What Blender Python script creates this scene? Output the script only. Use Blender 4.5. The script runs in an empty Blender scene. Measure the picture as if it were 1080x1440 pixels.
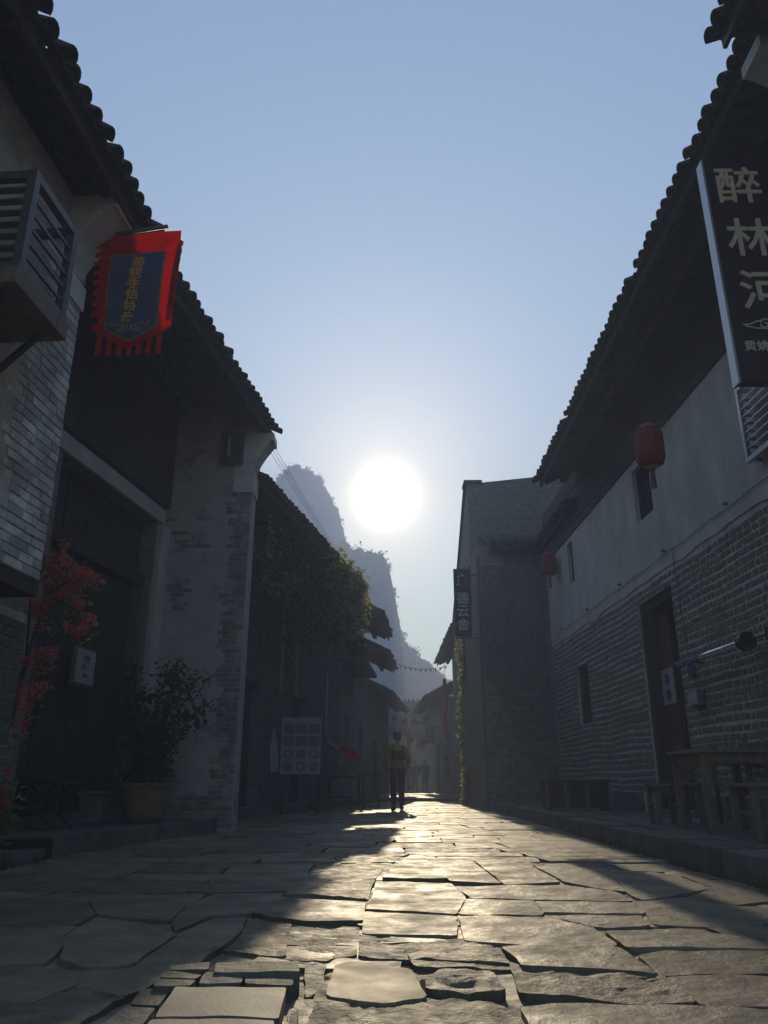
import bpy, bmesh, math, random
from mathutils import Vector, Matrix, noise

random.seed(11)
R = math.radians
sc = bpy.context.scene
col = sc.collection

# ------------------------------------------------------------------ camera, sky, sun, exposure
CAM = Vector((0.0, 0.0, 0.66))
cam = bpy.data.cameras.new('camera')
cam.sensor_fit = 'VERTICAL'
cam.sensor_height = 24.0
cam.lens = 24.0 * 1081.0 / 1440.0
cam.clip_start = 0.05
cam.clip_end = 4000.0
cam_ob = bpy.data.objects.new('camera', cam)
cam_ob.location = CAM
cam_ob.rotation_euler = (R(90 + 19.2735), 0, 0)
col.objects.link(cam_ob)
sc.camera = cam_ob

SUN_EL = 20.5
SUN_AZ = 0.16            # degrees from +Y towards +X
sun_dir = Vector((math.sin(R(SUN_AZ)) * math.cos(R(SUN_EL)), math.cos(R(SUN_AZ)) * math.cos(R(SUN_EL)), math.sin(R(SUN_EL))))

w = bpy.data.worlds.new('World')
sc.world = w
w.use_nodes = True
nt = w.node_tree
nt.nodes.clear()
wo = nt.nodes.new('ShaderNodeOutputWorld')
bg = nt.nodes.new('ShaderNodeBackground')
sky = nt.nodes.new('ShaderNodeTexSky')
sky.sky_type = 'NISHITA'
sky.sun_disc = False
sky.sun_elevation = R(SUN_EL)
sky.sun_rotation = R(SUN_AZ)
sky.altitude = 100
sky.air_density = 2.5
sky.dust_density = 0.0
sky.ozone_density = 10.0
bg.inputs['Strength'].default_value = 0.05
nt.links.new(sky.outputs[0], bg.inputs['Color'])
# glow painted into the sky: sun disc, its bloom and the hazy aureole
tc = nt.nodes.new('ShaderNodeTexCoord')
dot = nt.nodes.new('ShaderNodeVectorMath'); dot.operation = 'DOT_PRODUCT'
nrm = nt.nodes.new('ShaderNodeVectorMath'); nrm.operation = 'NORMALIZE'
nt.links.new(tc.outputs['Generated'], nrm.inputs[0])
nt.links.new(nrm.outputs[0], dot.inputs[0])
dot.inputs[1].default_value = sun_dir
acs = nt.nodes.new('ShaderNodeMath'); acs.operation = 'ARCCOSINE'
nt.links.new(dot.outputs['Value'], acs.inputs[0])
def glow_term(radius_deg, power, gain):
    d = nt.nodes.new('ShaderNodeMath'); d.operation = 'DIVIDE'; d.inputs[1].default_value = R(radius_deg)
    nt.links.new(acs.outputs[0], d.inputs[0])
    p = nt.nodes.new('ShaderNodeMath'); p.operation = 'POWER'; p.inputs[1].default_value = power
    nt.links.new(d.outputs[0], p.inputs[0])
    n = nt.nodes.new('ShaderNodeMath'); n.operation = 'MULTIPLY'; n.inputs[1].default_value = -1
    nt.links.new(p.outputs[0], n.inputs[0])
    e = nt.nodes.new('ShaderNodeMath'); e.operation = 'EXPONENT'
    nt.links.new(n.outputs[0], e.inputs[0])
    m = nt.nodes.new('ShaderNodeMath'); m.operation = 'MULTIPLY'; m.inputs[1].default_value = gain
    nt.links.new(e.outputs[0], m.inputs[0])
    return m
g1 = glow_term(1.05, 1.45, 9.0)
g2 = glow_term(5.5, 1.0, 0.8)
g3 = glow_term(15.0, 1.0, 0.2)
add = nt.nodes.new('ShaderNodeMath'); add.operation = 'ADD'
add0 = nt.nodes.new('ShaderNodeMath'); add0.operation = 'ADD'
nt.links.new(g1.outputs[0], add0.inputs[0]); nt.links.new(g2.outputs[0], add0.inputs[1])
nt.links.new(add0.outputs[0], add.inputs[0]); nt.links.new(g3.outputs[0], add.inputs[1])
bg2 = nt.nodes.new('ShaderNodeBackground')
bg2.inputs['Color'].default_value = (1.0, 0.80, 0.52, 1)
nt.links.new(add.outputs[0], bg2.inputs['Strength'])
ash = nt.nodes.new('ShaderNodeAddShader')
nt.links.new(bg.outputs[0], ash.inputs[0]); nt.links.new(bg2.outputs[0], ash.inputs[1])
nt.links.new(ash.outputs[0], wo.inputs['Surface'])

sl = bpy.data.lights.new('sun', 'SUN')
sl.energy = 2.35
sl.angle = R(0.5)
sl.color = (1.0, 0.82, 0.55)
so = bpy.data.objects.new('sun', sl)
so.rotation_euler = (-sun_dir).to_track_quat('-Z', 'Y').to_euler()
so.location = (0, 60, 40)
col.objects.link(so)

sc.view_settings.view_transform = 'Standard'
sc.view_settings.look = 'None'
sc.view_settings.exposure = 1.55
sc.view_settings.gamma = 1.0
sc.view_settings.use_curve_mapping = False
sc.cycles.use_denoising = True
sc.cycles.max_bounces = 6
sc.cycles.volume_bounces = 3

# ------------------------------------------------------------------ materials
def mat(name, c1, c2=None, rough=0.8, scale=6.0, bump=0.0, bscale=None, obj_rand=0.0, spec=0.4,
        metal=0.0, stretch=None, c3=None, c3_scale=1.2, c3_lo=0.52, c3_hi=0.62, bdist=0.02, rough2=None, trans=0.0, tcol=None):
    m = bpy.data.materials.new(name)
    m.use_nodes = True
    t = m.node_tree
    b = t.nodes['Principled BSDF']
    L = t.links.new
    geo = t.nodes.new('ShaderNodeNewGeometry')
    vec = geo.outputs['Position']
    if stretch:
        mp = t.nodes.new('ShaderNodeMapping'); mp.inputs['Scale'].default_value = stretch
        L(vec, mp.inputs[0]); vec = mp.outputs[0]
    n = t.nodes.new('ShaderNodeTexNoise'); n.inputs['Scale'].default_value = scale; n.inputs['Detail'].default_value = 6
    n.inputs['Roughness'].default_value = 0.62
    L(vec, n.inputs['Vector'])
    c2 = c2 or tuple(x * 0.7 for x in c1)
    mr = t.nodes.new('ShaderNodeMapRange'); mr.inputs[1].default_value = 0.34; mr.inputs[2].default_value = 0.66
    L(n.outputs['Fac'], mr.inputs[0])
    mx = t.nodes.new('ShaderNodeMix'); mx.data_type = 'RGBA'
    mx.inputs['A'].default_value = (*c1, 1); mx.inputs['B'].default_value = (*c2, 1)
    L(mr.outputs[0], mx.inputs['Factor'])
    cur = mx.outputs['Result']
    if c3:
        n3 = t.nodes.new('ShaderNodeTexNoise'); n3.inputs['Scale'].default_value = c3_scale; n3.inputs['Detail'].default_value = 5
        n3.inputs['Roughness'].default_value = 0.7
        L(vec, n3.inputs['Vector'])
        m3 = t.nodes.new('ShaderNodeMapRange'); m3.inputs[1].default_value = c3_lo; m3.inputs[2].default_value = c3_hi
        L(n3.outputs['Fac'], m3.inputs[0])
        x3 = t.nodes.new('ShaderNodeMix'); x3.data_type = 'RGBA'
        L(m3.outputs[0], x3.inputs['Factor']); L(cur, x3.inputs['A']); x3.inputs['B'].default_value = (*c3, 1)
        cur = x3.outputs['Result']
    if obj_rand:
        oi = t.nodes.new('ShaderNodeObjectInfo')
        m4 = t.nodes.new('ShaderNodeMapRange'); m4.inputs[3].default_value = 1 - obj_rand; m4.inputs[4].default_value = 1 + obj_rand
        L(oi.outputs['Random'], m4.inputs[0])
        x4 = t.nodes.new('ShaderNodeVectorMath'); x4.operation = 'SCALE'
        L(cur, x4.inputs[0]); L(m4.outputs[0], x4.inputs['Scale'])
        cur = x4.outputs[0]
    L(cur, b.inputs['Base Color'])
    b.inputs['Roughness'].default_value = rough
    if rough2 is not None:
        mr2 = t.nodes.new('ShaderNodeMapRange'); mr2.inputs[1].default_value = 0.35; mr2.inputs[2].default_value = 0.65
        mr2.inputs[3].default_value = rough; mr2.inputs[4].default_value = rough2
        L(n.outputs['Fac'], mr2.inputs[0]); L(mr2.outputs[0], b.inputs['Roughness'])
    b.inputs['Specular IOR Level'].default_value = spec
    b.inputs['Metallic'].default_value = metal
    if bump:
        nb = t.nodes.new('ShaderNodeTexNoise'); nb.inputs['Scale'].default_value = bscale or scale * 3
        nb.inputs['Detail'].default_value = 8; nb.inputs['Roughness'].default_value = .62
        L(vec, nb.inputs['Vector'])
        bn = t.nodes.new('ShaderNodeBump'); bn.inputs['Strength'].default_value = bump; bn.inputs['Distance'].default_value = bdist
        L(nb.outputs['Fac'], bn.inputs['Height']); L(bn.outputs[0], b.inputs['Normal'])
    if trans:
        tr = t.nodes.new('ShaderNodeBsdfTranslucent'); tr.inputs['Color'].default_value = (*(tcol or c1), 1)
        ms = t.nodes.new('ShaderNodeMixShader'); ms.inputs[0].default_value = trans
        out = t.nodes['Material Output']
        L(b.outputs[0], ms.inputs[1]); L(tr.outputs[0], ms.inputs[2]); L(ms.outputs[0], out.inputs['Surface'])
    return m

M = {}
M['stone'] = mat('paving_stone', (.23, .186, .132), (.12, .099, .075), rough=.44, rough2=.72, scale=3.2, bump=.6, bscale=11, bdist=.022, obj_rand=.3, spec=.4,
                 c3=(.06, .055, .048), c3_scale=2.3, c3_lo=.56, c3_hi=.7)
M['stone_rough'] = mat('pitted_paving_stone', (.205, .165, .118), (.105, .088, .068), rough=.48, rough2=.68, scale=7, bump=.9, bscale=26, bdist=.02, obj_rand=.16, spec=.3)
M['stone_worn'] = mat('foot_polished_stone', (.32, .25, .15), (.23, .18, .11), rough=.58, rough2=.7, scale=5, bump=.4, bscale=9, bdist=.015, spec=.5)
M['dirt'] = mat('packed_dirt', (.06, .05, .038), (.03, .026, .02), rough=.95, scale=12, bump=.8, bscale=40, spec=.1)
M['ground'] = mat('bare_earth', (.09, .08, .06), (.05, .05, .035), rough=.95, scale=.5, bump=.3, spec=.1)
M['concrete'] = mat('concrete_slab', (.22, .195, .165), (.165, .148, .125), rough=.62, scale=9, bump=.35, bscale=60, bdist=.004)
M['kerb'] = mat('kerb_stone', (.15, .14, .125), (.08, .075, .065), rough=.7, scale=5, bump=.7, bscale=16, obj_rand=.15)
M['brick_mud'] = mat('brown_brick', (.40, .305, .235), (.25, .19, .145), rough=.9, scale=9, bump=.6, bscale=40, obj_rand=.5, spec=.15,
                     c3=(.16, .15, .08), c3_scale=3, c3_lo=.6, c3_hi=.75)
M['mortar'] = mat('lime_mortar', (.60, .555, .50), (.46, .42, .375), rough=.95, scale=8, bump=.6, bscale=50, spec=.1, c3=(.36, .325, .285), c3_scale=1.4)
M['brick_grey'] = mat('grey_brick', (.52, .48, .44), (.36, .33, .30), rough=.9, scale=8, bump=.6, bscale=40, obj_rand=.3, spec=.15,
                      c3=(.62, .6, .57), c3_scale=2.2, c3_lo=.47, c3_hi=.58)
M['brick_dark'] = mat('dark_grey_brick', (.21, .195, .18), (.13, .125, .115), rough=.9, scale=8, bump=.6, bscale=40, obj_rand=.3, spec=.15,
                      c3=(.2, .13, .11), c3_scale=1.7, c3_lo=.56, c3_hi=.7)
M['mortar_dark'] = mat('dirty_mortar', (.27, .255, .23), (.17, .155, .14), rough=.95, scale=8, bump=.5, spec=.1)
M['plaster'] = mat('weathered_plaster', (.62, .55, .485), (.47, .42, .37), rough=.92, scale=2.2, bump=.5, bscale=7, bdist=.05, spec=.1,
                   c3=(.40, .365, .33), c3_scale=1.5, c3_lo=.48, c3_hi=.75, stretch=(1.1, 1.1, .5))
M['plaster_tan'] = mat('tan_plaster', (.46, .37, .28), (.34, .27, .2), rough=.92, scale=3, bump=.4, bscale=18, spec=.1, c3=(.16, .14, .12), c3_scale=2.5, c3_lo=.56, c3_hi=.68)
M['limewash'] = mat('peeling_limewash', (.45, .40, .38), (.35, .31, .295), rough=.92, scale=4, bump=.5, bscale=20, spec=.1,
                    c3=(.22, .2, .18), c3_scale=2.4, c3_lo=.56, c3_hi=.64)
M['white'] = mat('white_plaster', (.62, .60, .56), (.45, .43, .4), rough=.9, scale=5, bump=.3, spec=.15, c3=(.22, .2, .18), c3_scale=3, c3_lo=.6, c3_hi=.75)
M['tile'] = mat('dark_roof_tile', (.075, .07, .065), (.035, .034, .032), rough=.85, scale=9, bump=.5, bscale=30, obj_rand=.25, spec=.2,
                c3=(.07, .08, .04), c3_scale=4, c3_lo=.58, c3_hi=.7)
M['wood_dark'] = mat('old_dark_wood', (.075, .055, .042), (.035, .027, .022), rough=.8, scale=6, bump=.5, bscale=20, stretch=(6, 6, .6), obj_rand=.2, spec=.25)
M['rafter'] = mat('rafter_wood', (.10, .075, .058), (.05, .038, .03), rough=.85, scale=6, bump=.4, obj_rand=.25, spec=.15)
M['wood'] = mat('weathered_wood', (.21, .155, .115), (.115, .085, .065), rough=.7, scale=5, bump=.4, bscale=18, stretch=(5, 5, 1), obj_rand=.15, spec=.3)
M['wood_red'] = mat('reddish_wood', (.13, .055, .05), (.07, .033, .03), rough=.75, scale=5, bump=.3, stretch=(5, 5, .7), spec=.25)
M['black'] = mat('black_metal', (.02, .02, .022), (.014, .014, .015), rough=.45, scale=20, spec=.5)
M['iron'] = mat('grey_painted_steel', (.085, .09, .1), (.05, .053, .058), rough=.5, scale=20, bump=.1, spec=.5)
M['silver'] = mat('brushed_aluminium', (.45, .46, .48), (.36, .37, .39), rough=.38, scale=30, metal=.7)
M['purple'] = mat('sign_dark_purple', (.035, .018, .03), (.028, .015, .025), rough=.35, scale=3, spec=.5)
M['gold'] = mat('sign_tan_letters', (.62, .50, .36), (.52, .42, .3), rough=.5, scale=14)
M['pale_letter'] = mat('sign_pale_letters', (.62, .6, .54), (.5, .48, .43), rough=.6, scale=14)
M['sign_black'] = mat('sign_black_wood', (.03, .027, .025), (.02, .018, .017), rough=.5, scale=8, stretch=(6, 6, .6))
M['red'] = mat('red_cloth', (.42, .022, .025), (.32, .016, .02), rough=.8, scale=7, spec=.15, trans=.6, tcol=(.85, .035, .03))
M['banner_blue'] = mat('banner_navy_cloth', (.085, .095, .17), (.065, .075, .14), rough=.85, scale=7, spec=.1)
M['banner_gold'] = mat('banner_gold_print', (.45, .33, .06), (.36, .26, .05), rough=.8, scale=10)
M['banner_red'] = mat('banner_red_print', (.42, .05, .035), (.34, .04, .03), rough=.8, scale=10)
M['banner_olive'] = mat('banner_olive_edging', (.17, .16, .08), (.13, .12, .06), rough=.8, scale=10)
M['lantern'] = mat('lantern_red_silk', (.27, .02, .028), (.2, .015, .02), rough=.7, scale=8, trans=.3, tcol=(.4, .02, .02))
M['lantern_gold'] = mat('lantern_gold_cap', (.4, .26, .07), (.3, .2, .05), rough=.5, scale=12)
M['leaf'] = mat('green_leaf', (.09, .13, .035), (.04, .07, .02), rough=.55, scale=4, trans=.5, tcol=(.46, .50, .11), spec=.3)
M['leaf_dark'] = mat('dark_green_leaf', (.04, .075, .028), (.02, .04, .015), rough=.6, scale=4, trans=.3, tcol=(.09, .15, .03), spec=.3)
M['leaf_brown'] = mat('dry_brown_leaf', (.2, .12, .045), (.12, .08, .03), rough=.75, scale=4, trans=.5, tcol=(.5, .3, .1), spec=.2)
M['bract'] = mat('pink_red_bract', (.75, .24, .24), (.6, .17, .18), rough=.7, scale=6, trans=.4, tcol=(.8, .1, .1), spec=.2)
M['stem'] = mat('brown_stem', (.08, .06, .04), (.05, .04, .03), rough=.9, scale=10, bump=.4)
M['clay'] = mat('brown_clay', (.26, .17, .11), (.17, .11, .075), rough=.8, scale=6, bump=.3)
M['soil'] = mat('dark_soil', (.04, .032, .025), rough=.95, scale=20, bump=.6)
M['paper'] = mat('pale_board', (.36, .35, .35), (.28, .275, .27), rough=.7, scale=8)
M['paper_print'] = mat('faded_food_print', (.2, .18, .165), (.12, .115, .11), rough=.7, scale=9, c3=(.24, .13, .1), c3_scale=6)
M['dark_print'] = mat('dark_print', (.06, .06, .07), rough=.7, scale=8)
M['blue'] = mat('blue_enamel', (.03, .07, .2), (.025, .05, .15), rough=.5, scale=8)
M['glass_dark'] = mat('dark_pane', (.02, .024, .03), (.015, .017, .02), rough=.2, scale=4, spec=.6)
M['yellow'] = mat('yellow_green_jacket', (.32, .27, .03), (.24, .2, .025), rough=.8, scale=8, spec=.15)
M['cloth_black'] = mat('black_trousers', (.022, .021, .022), (.014, .014, .015), rough=.9, scale=10, spec=.1)
M['cloth_blue'] = mat('dark_blue_coat', (.04, .05, .075), (.03, .035, .05), rough=.9, scale=10, spec=.1)
M['skin'] = mat('skin', (.42, .26, .18), (.36, .21, .14), rough=.6, scale=12)
M['hair'] = mat('black_hair', (.015, .013, .012), (.01, .009, .008), rough=.55, scale=30)
M['rock'] = mat('limestone_cliff', (.20, .19, .17), (.09, .1, .08), rough=.95, scale=.15, bump=.6, bscale=.7, bdist=.8, spec=.1,
                c3=(.04, .06, .025), c3_scale=.12, c3_lo=.42, c3_hi=.55)
M['tree_leaf'] = mat('hill_scrub', (.04, .06, .022), (.025, .04, .016), rough=.85, scale=.3, spec=.1)
M['far_wall'] = mat('far_plaster', (.36, .25, .17), (.24, .16, .11), rough=.9, scale=1.2)
M['orange'] = mat('orange_sign_board', (.42, .2, .07), (.3, .14, .05), rough=.6, scale=5)
M['lamp_glass'] = mat('frosted_tube', (.82, .82, .84), (.75, .75, .77), rough=.16, scale=5, spec=.8, metal=.75)
# ------------------------------------------------------------------ helpers
LOC = {}
def thing(name, loc, label, cat, group=None):
    o = bpy.data.objects.new(name, None)
    o.empty_display_size = .2
    o.location = loc
    o['label'] = label; o['category'] = cat
    if group: o['group'] = group
    col.objects.link(o)
    LOC[o] = Vector(loc)
    return o
def base(parent):
    return LOC.get(parent, Vector((0, 0, 0))) if parent else Vector((0, 0, 0))
def link(name, me, parent=None, loc=None, rot=None):
    """place shared mesh data as an object; loc is a world position, rot a 3x3 matrix"""
    o = bpy.data.objects.new(name, me)
    col.objects.link(o)
    b = base(parent)
    p = Vector(loc) - b if loc is not None else Vector((0, 0, 0))
    mt = Matrix.Translation(p)
    if rot is not None: mt = mt @ rot.to_4x4()
    o.matrix_local = mt
    if parent:
        o.parent = parent
        LOC[o] = b
    return o
def tag(o, label, cat, group=None):
    o['label'] = label; o['category'] = cat
    if group: o['group'] = group
    return o

class MB:
    def __init__(s): s.v = []; s.f = []; s.m = []
    def add(s, vs, fs, mi=0):
        n = len(s.v)
        s.v += [Vector(p) for p in vs]
        s.f += [tuple(i + n for i in f) for f in fs]
        s.m += [mi] * len(fs)
    def hexa(s, p, mi=0):
        s.add(p, [(0, 3, 2, 1), (4, 5, 6, 7), (0, 1, 5, 4), (1, 2, 6, 5), (2, 3, 7, 6), (3, 0, 4, 7)], mi)
    def box(s, x0, x1, y0, y1, z0, z1, mi=0):
        s.hexa([(x0, y0, z0), (x1, y0, z0), (x1, y1, z0), (x0, y1, z0), (x0, y0, z1), (x1, y0, z1), (x1, y1, z1), (x0, y1, z1)], mi)
    def bar(s, a, b, wd, ht=None, mi=0):
        """a square bar from a to b"""
        a = Vector(a); b = Vector(b); ht = ht or wd
        d = (b - a).normalized()
        up = Vector((0, 0, 1)) if abs(d.z) < .95 else Vector((0, 1, 0))
        x = d.cross(up).normalized() * wd / 2; y = x.cross(d).normalized() * ht / 2
        s.hexa([a - x - y, a + x - y, b + x - y, b - x - y, a - x + y, a + x + y, b + x + y, b - x + y], mi)
    def tube(s, pts, r, n=8, mi=0, cap=True):
        pts = [Vector(p) for p in pts]
        rs = r if isinstance(r, (list, tuple)) else [r] * len(pts)
        rings = []
        for i, p in enumerate(pts):
            d = (pts[min(i + 1, len(pts) - 1)] - pts[max(i - 1, 0)]).normalized()
            up = Vector((0, 0, 1)) if abs(d.z) < .95 else Vector((0, 1, 0))
            x = d.cross(up).normalized(); y = x.cross(d).normalized()
            rings.append([p + (x * math.cos(2 * math.pi * k / n) + y * math.sin(2 * math.pi * k / n)) * rs[i] for k in range(n)])
        vs = [q for r_ in rings for q in r_]
        fs = [(i * n + k, i * n + (k + 1) % n, (i + 1) * n + (k + 1) % n, (i + 1) * n + k) for i in range(len(pts) - 1) for k in range(n)]
        if cap: fs += [tuple(range(n))[::-1], tuple((len(pts) - 1) * n + k for k in range(n))]
        s.add(vs, fs, mi)
    def lathe(s, c, prof, n=16, mi=0):
        c = Vector(c)
        vs = [c + Vector((r * math.cos(2 * math.pi * k / n), r * math.sin(2 * math.pi * k / n), z)) for r, z in prof for k in range(n)]
        fs = [(i * n + k, i * n + (k + 1) % n, (i + 1) * n + (k + 1) % n, (i + 1) * n + k) for i in range(len(prof) - 1) for k in range(n)]
        fs += [tuple(range(n))[::-1], tuple((len(prof) - 1) * n + k for k in range(n))]
        s.add(vs, fs, mi)
    def prism(s, a, off, mi=0):
        """polygon a (3D points) pushed along off"""
        a = [Vector(p) for p in a]; off = Vector(off); n = len(a)
        s.add(a + [p + off for p in a], [tuple(range(n))[::-1], tuple(range(n, 2 * n))] + [(i, (i + 1) % n, n + (i + 1) % n, n + i) for i in range(n)], mi)
    def mesh(s, name, mats, off=Vector((0, 0, 0)), smooth=False, bevel=0):
        me = bpy.data.meshes.new(name)
        me.from_pydata([tuple(p - off) for p in s.v], [], s.f)
        mats = mats if isinstance(mats, (list, tuple)) else [mats]
        for m_ in mats: me.materials.append(m_)
        me.polygons.foreach_set('material_index', s.m)
        bm = bmesh.new(); bm.from_mesh(me)
        bmesh.ops.recalc_face_normals(bm, faces=bm.faces)
        if bevel: bmesh.ops.bevel(bm, geom=list(bm.edges), offset=bevel, segments=1, affect='EDGES', clamp_overlap=True)
        bm.to_mesh(me); bm.free()
        if smooth: me.polygons.foreach_set('use_smooth', [True] * len(me.polygons))
        me.update()
        return me
    def build(s, name, mats, parent=None, smooth=False, bevel=0, kind=None):
        o = link(name, s.mesh(name, mats, base(parent), smooth, bevel), parent)
        if parent: o.location = (0, 0, 0)
        if kind: o['kind'] = kind
        return o

class Frame:
    """u runs along a facade, w out towards the street, z up"""
    def __init__(s, P, az, side):
        a = R(az); s.P = Vector((P[0], P[1], 0))
        s.u = Vector((math.sin(a), math.cos(a), 0))
        s.w = Vector((math.cos(a), -math.sin(a), 0)) * side
    def p(s, u, w, z): return s.P + s.u * u + s.w * w + Vector((0, 0, z))
    def box(s, mb, u0, u1, w0, w1, z0, z1, mi=0):
        p = s.p
        mb.hexa([p(u0, w0, z0), p(u1, w0, z0), p(u1, w1, z0), p(u0, w1, z0), p(u0, w0, z1), p(u1, w0, z1), p(u1, w1, z1), p(u0, w1, z1)], mi)
    def rot(s):   # local X = u, Y = outwards, Z = up
        return Matrix((s.u, s.w, Vector((0, 0, 1)))).transposed()

def fbox(fr, name, m, parent, u0, u1, w0, w1, z0, z1, bevel=0):
    mb = MB(); fr.box(mb, u0, u1, w0, w1, z0, z1)
    return mb.build(name, m, parent, bevel=bevel)

def wall_cells(mb, fr, u0, u1, w0, w1, z0, z1, holes, mi=0):
    us = sorted({u0, u1, *[x for h in holes for x in h[:2] if u0 < x < u1]})
    zs = sorted({z0, z1, *[x for h in holes for x in h[2:4] if z0 < x < z1]})
    for i in range(len(us) - 1):
        for j in range(len(zs) - 1):
            cu, cz = (us[i] + us[i + 1]) / 2, (zs[j] + zs[j + 1]) / 2
            if any(h[0] < cu < h[1] and h[2] < cz < h[3] for h in holes): continue
            fr.box(mb, us[i], us[i + 1], w0, w1, zs[j], zs[j + 1], mi)

def brick_shape(L, H, D, j):
    """one brick, its front face chamfered and a little uneven; origin at the middle of its back"""
    r = lambda: random.uniform(-j, j)
    c = min(L, H) * .07
    bk = [(-L / 2, 0, -H / 2), (L / 2, 0, -H / 2), (L / 2, 0, H / 2), (-L / 2, 0, H / 2)]
    md = [(x + r(), D - c * .7, z + r()) for x, _, z in bk]
    ft = [(x * (1 - 2 * c / L) + r(), D + r() * .4, z * (1 - 2 * c / H) + r()) for x, _, z in bk]
    fs = [(8, 9, 10, 11)] + [(i, (i + 1) % 4, 4 + (i + 1) % 4, 4 + i) for i in range(4)] + [(4 + i, 4 + (i + 1) % 4, 8 + (i + 1) % 4, 8 + i) for i in range(4)]
    return bk + md + ft, fs

def brickwork(fr, parent, u0, u1, w, z0, z1, L, H, m, holes=(), limit=300, proud=.014, jit=.004, gap=.012, cover=None, name='brick', wave=0.0):
    lens = [L, L * .82, L * .55]
    shapes = []
    for l in lens:
        for k in range(3):
            mb = MB(); mb.add(*brick_shape(l - gap, H - gap, proud, jit))
            shapes.append((mb, mb.mesh(name, m)))
    places = []
    z = z0; row = 0
    while z + H <= z1 + .001:
        spans = [(u0, u1)]          # the course runs up to every opening
        for h in holes:
            if h[2] < z + H - .01 and z + .01 < h[3]:
                spans = [q for a, b in spans for q in ((a, min(b, h[0])), (max(a, h[1]), b)) if q[1] - q[0] > .03]
        for s0, s1 in spans:
            u = s0; first = True
            while u < s1 - .02:
                k = random.choices((0, 1, 2), (5, 3, 2))[0]
                if first and random.random() < .5: k = 2
                first = False
                a, b = u, u + lens[k]
                if s1 - b < lens[2] * .6: b = s1
                u = b
                uc, zc = (a + b) / 2, z + H / 2
                if cover and cover(uc, zc): continue
                zc += wave * noise.noise(Vector((uc * .9, row * .4, H * 50)))
                places.append((fr.p(uc, w, zc), k * 3 + random.randrange(3), (b - a - gap) / (lens[k] - gap)))
        z += H; row += 1
    places.sort(key=lambda q: (q[0] - CAM).length)
    rt = fr.rot()
    for p, k, sc_ in places[:limit]:
        link(name, shapes[k][1], parent, p + fr.w * random.uniform(-.004, .003), rt @ Matrix.Rotation(random.uniform(-.015, .015), 3, 'Y') @ Matrix.Diagonal((sc_, 1, 1)))
    if places[limit:]:
        mb = MB()
        for p, k, sc_ in places[limit:]:
            q = shapes[k][0]; off = fr.w * random.uniform(-.004, .003)
            mb.add([p + off + rt @ Vector((v.x * sc_, v.y, v.z)) for v in q.v], q.f)
        mb.build('brickwork', m, parent, kind='stuff')

def arc_tile(r, L, th, n=6, up=True, span=math.pi):
    """curved roof tile: X across, Y up the slope, Z away from the roof"""
    vs = []
    for y in (0, L):
        for rr in (r, r - th):
            for k in range(n + 1):
                a = math.pi / 2 - span / 2 + span * k / n
                zz = rr * math.sin(a) - r * math.sin(math.pi / 2 - span / 2)
                vs.append((rr * math.cos(a), y, zz if up else -zz))
    q = n + 1; fs = []
    for k in range(n):
        fs += [(k, k + 1, 2 * q + k + 1, 2 * q + k), (q + k + 1, q + k, 3 * q + k, 3 * q + k + 1),
               (k + 1, k, q + k, q + k + 1), (2 * q + k, 2 * q + k + 1, 3 * q + k + 1, 3 * q + k)]
    fs += [(0, 2 * q, 3 * q, q), (n, q + n, 3 * q + n, 2 * q + n)]
    mb = MB(); mb.add(vs, fs); return mb

TILE_COVER = arc_tile(.074, .26, .013)
TILE_PAN = arc_tile(.11, .24, .013, up=False, span=1.75)
ME_COVER = TILE_COVER.mesh('cover_tile', M['tile'])
ME_PAN = TILE_PAN.mesh('pan_tile', M['tile'])

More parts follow.
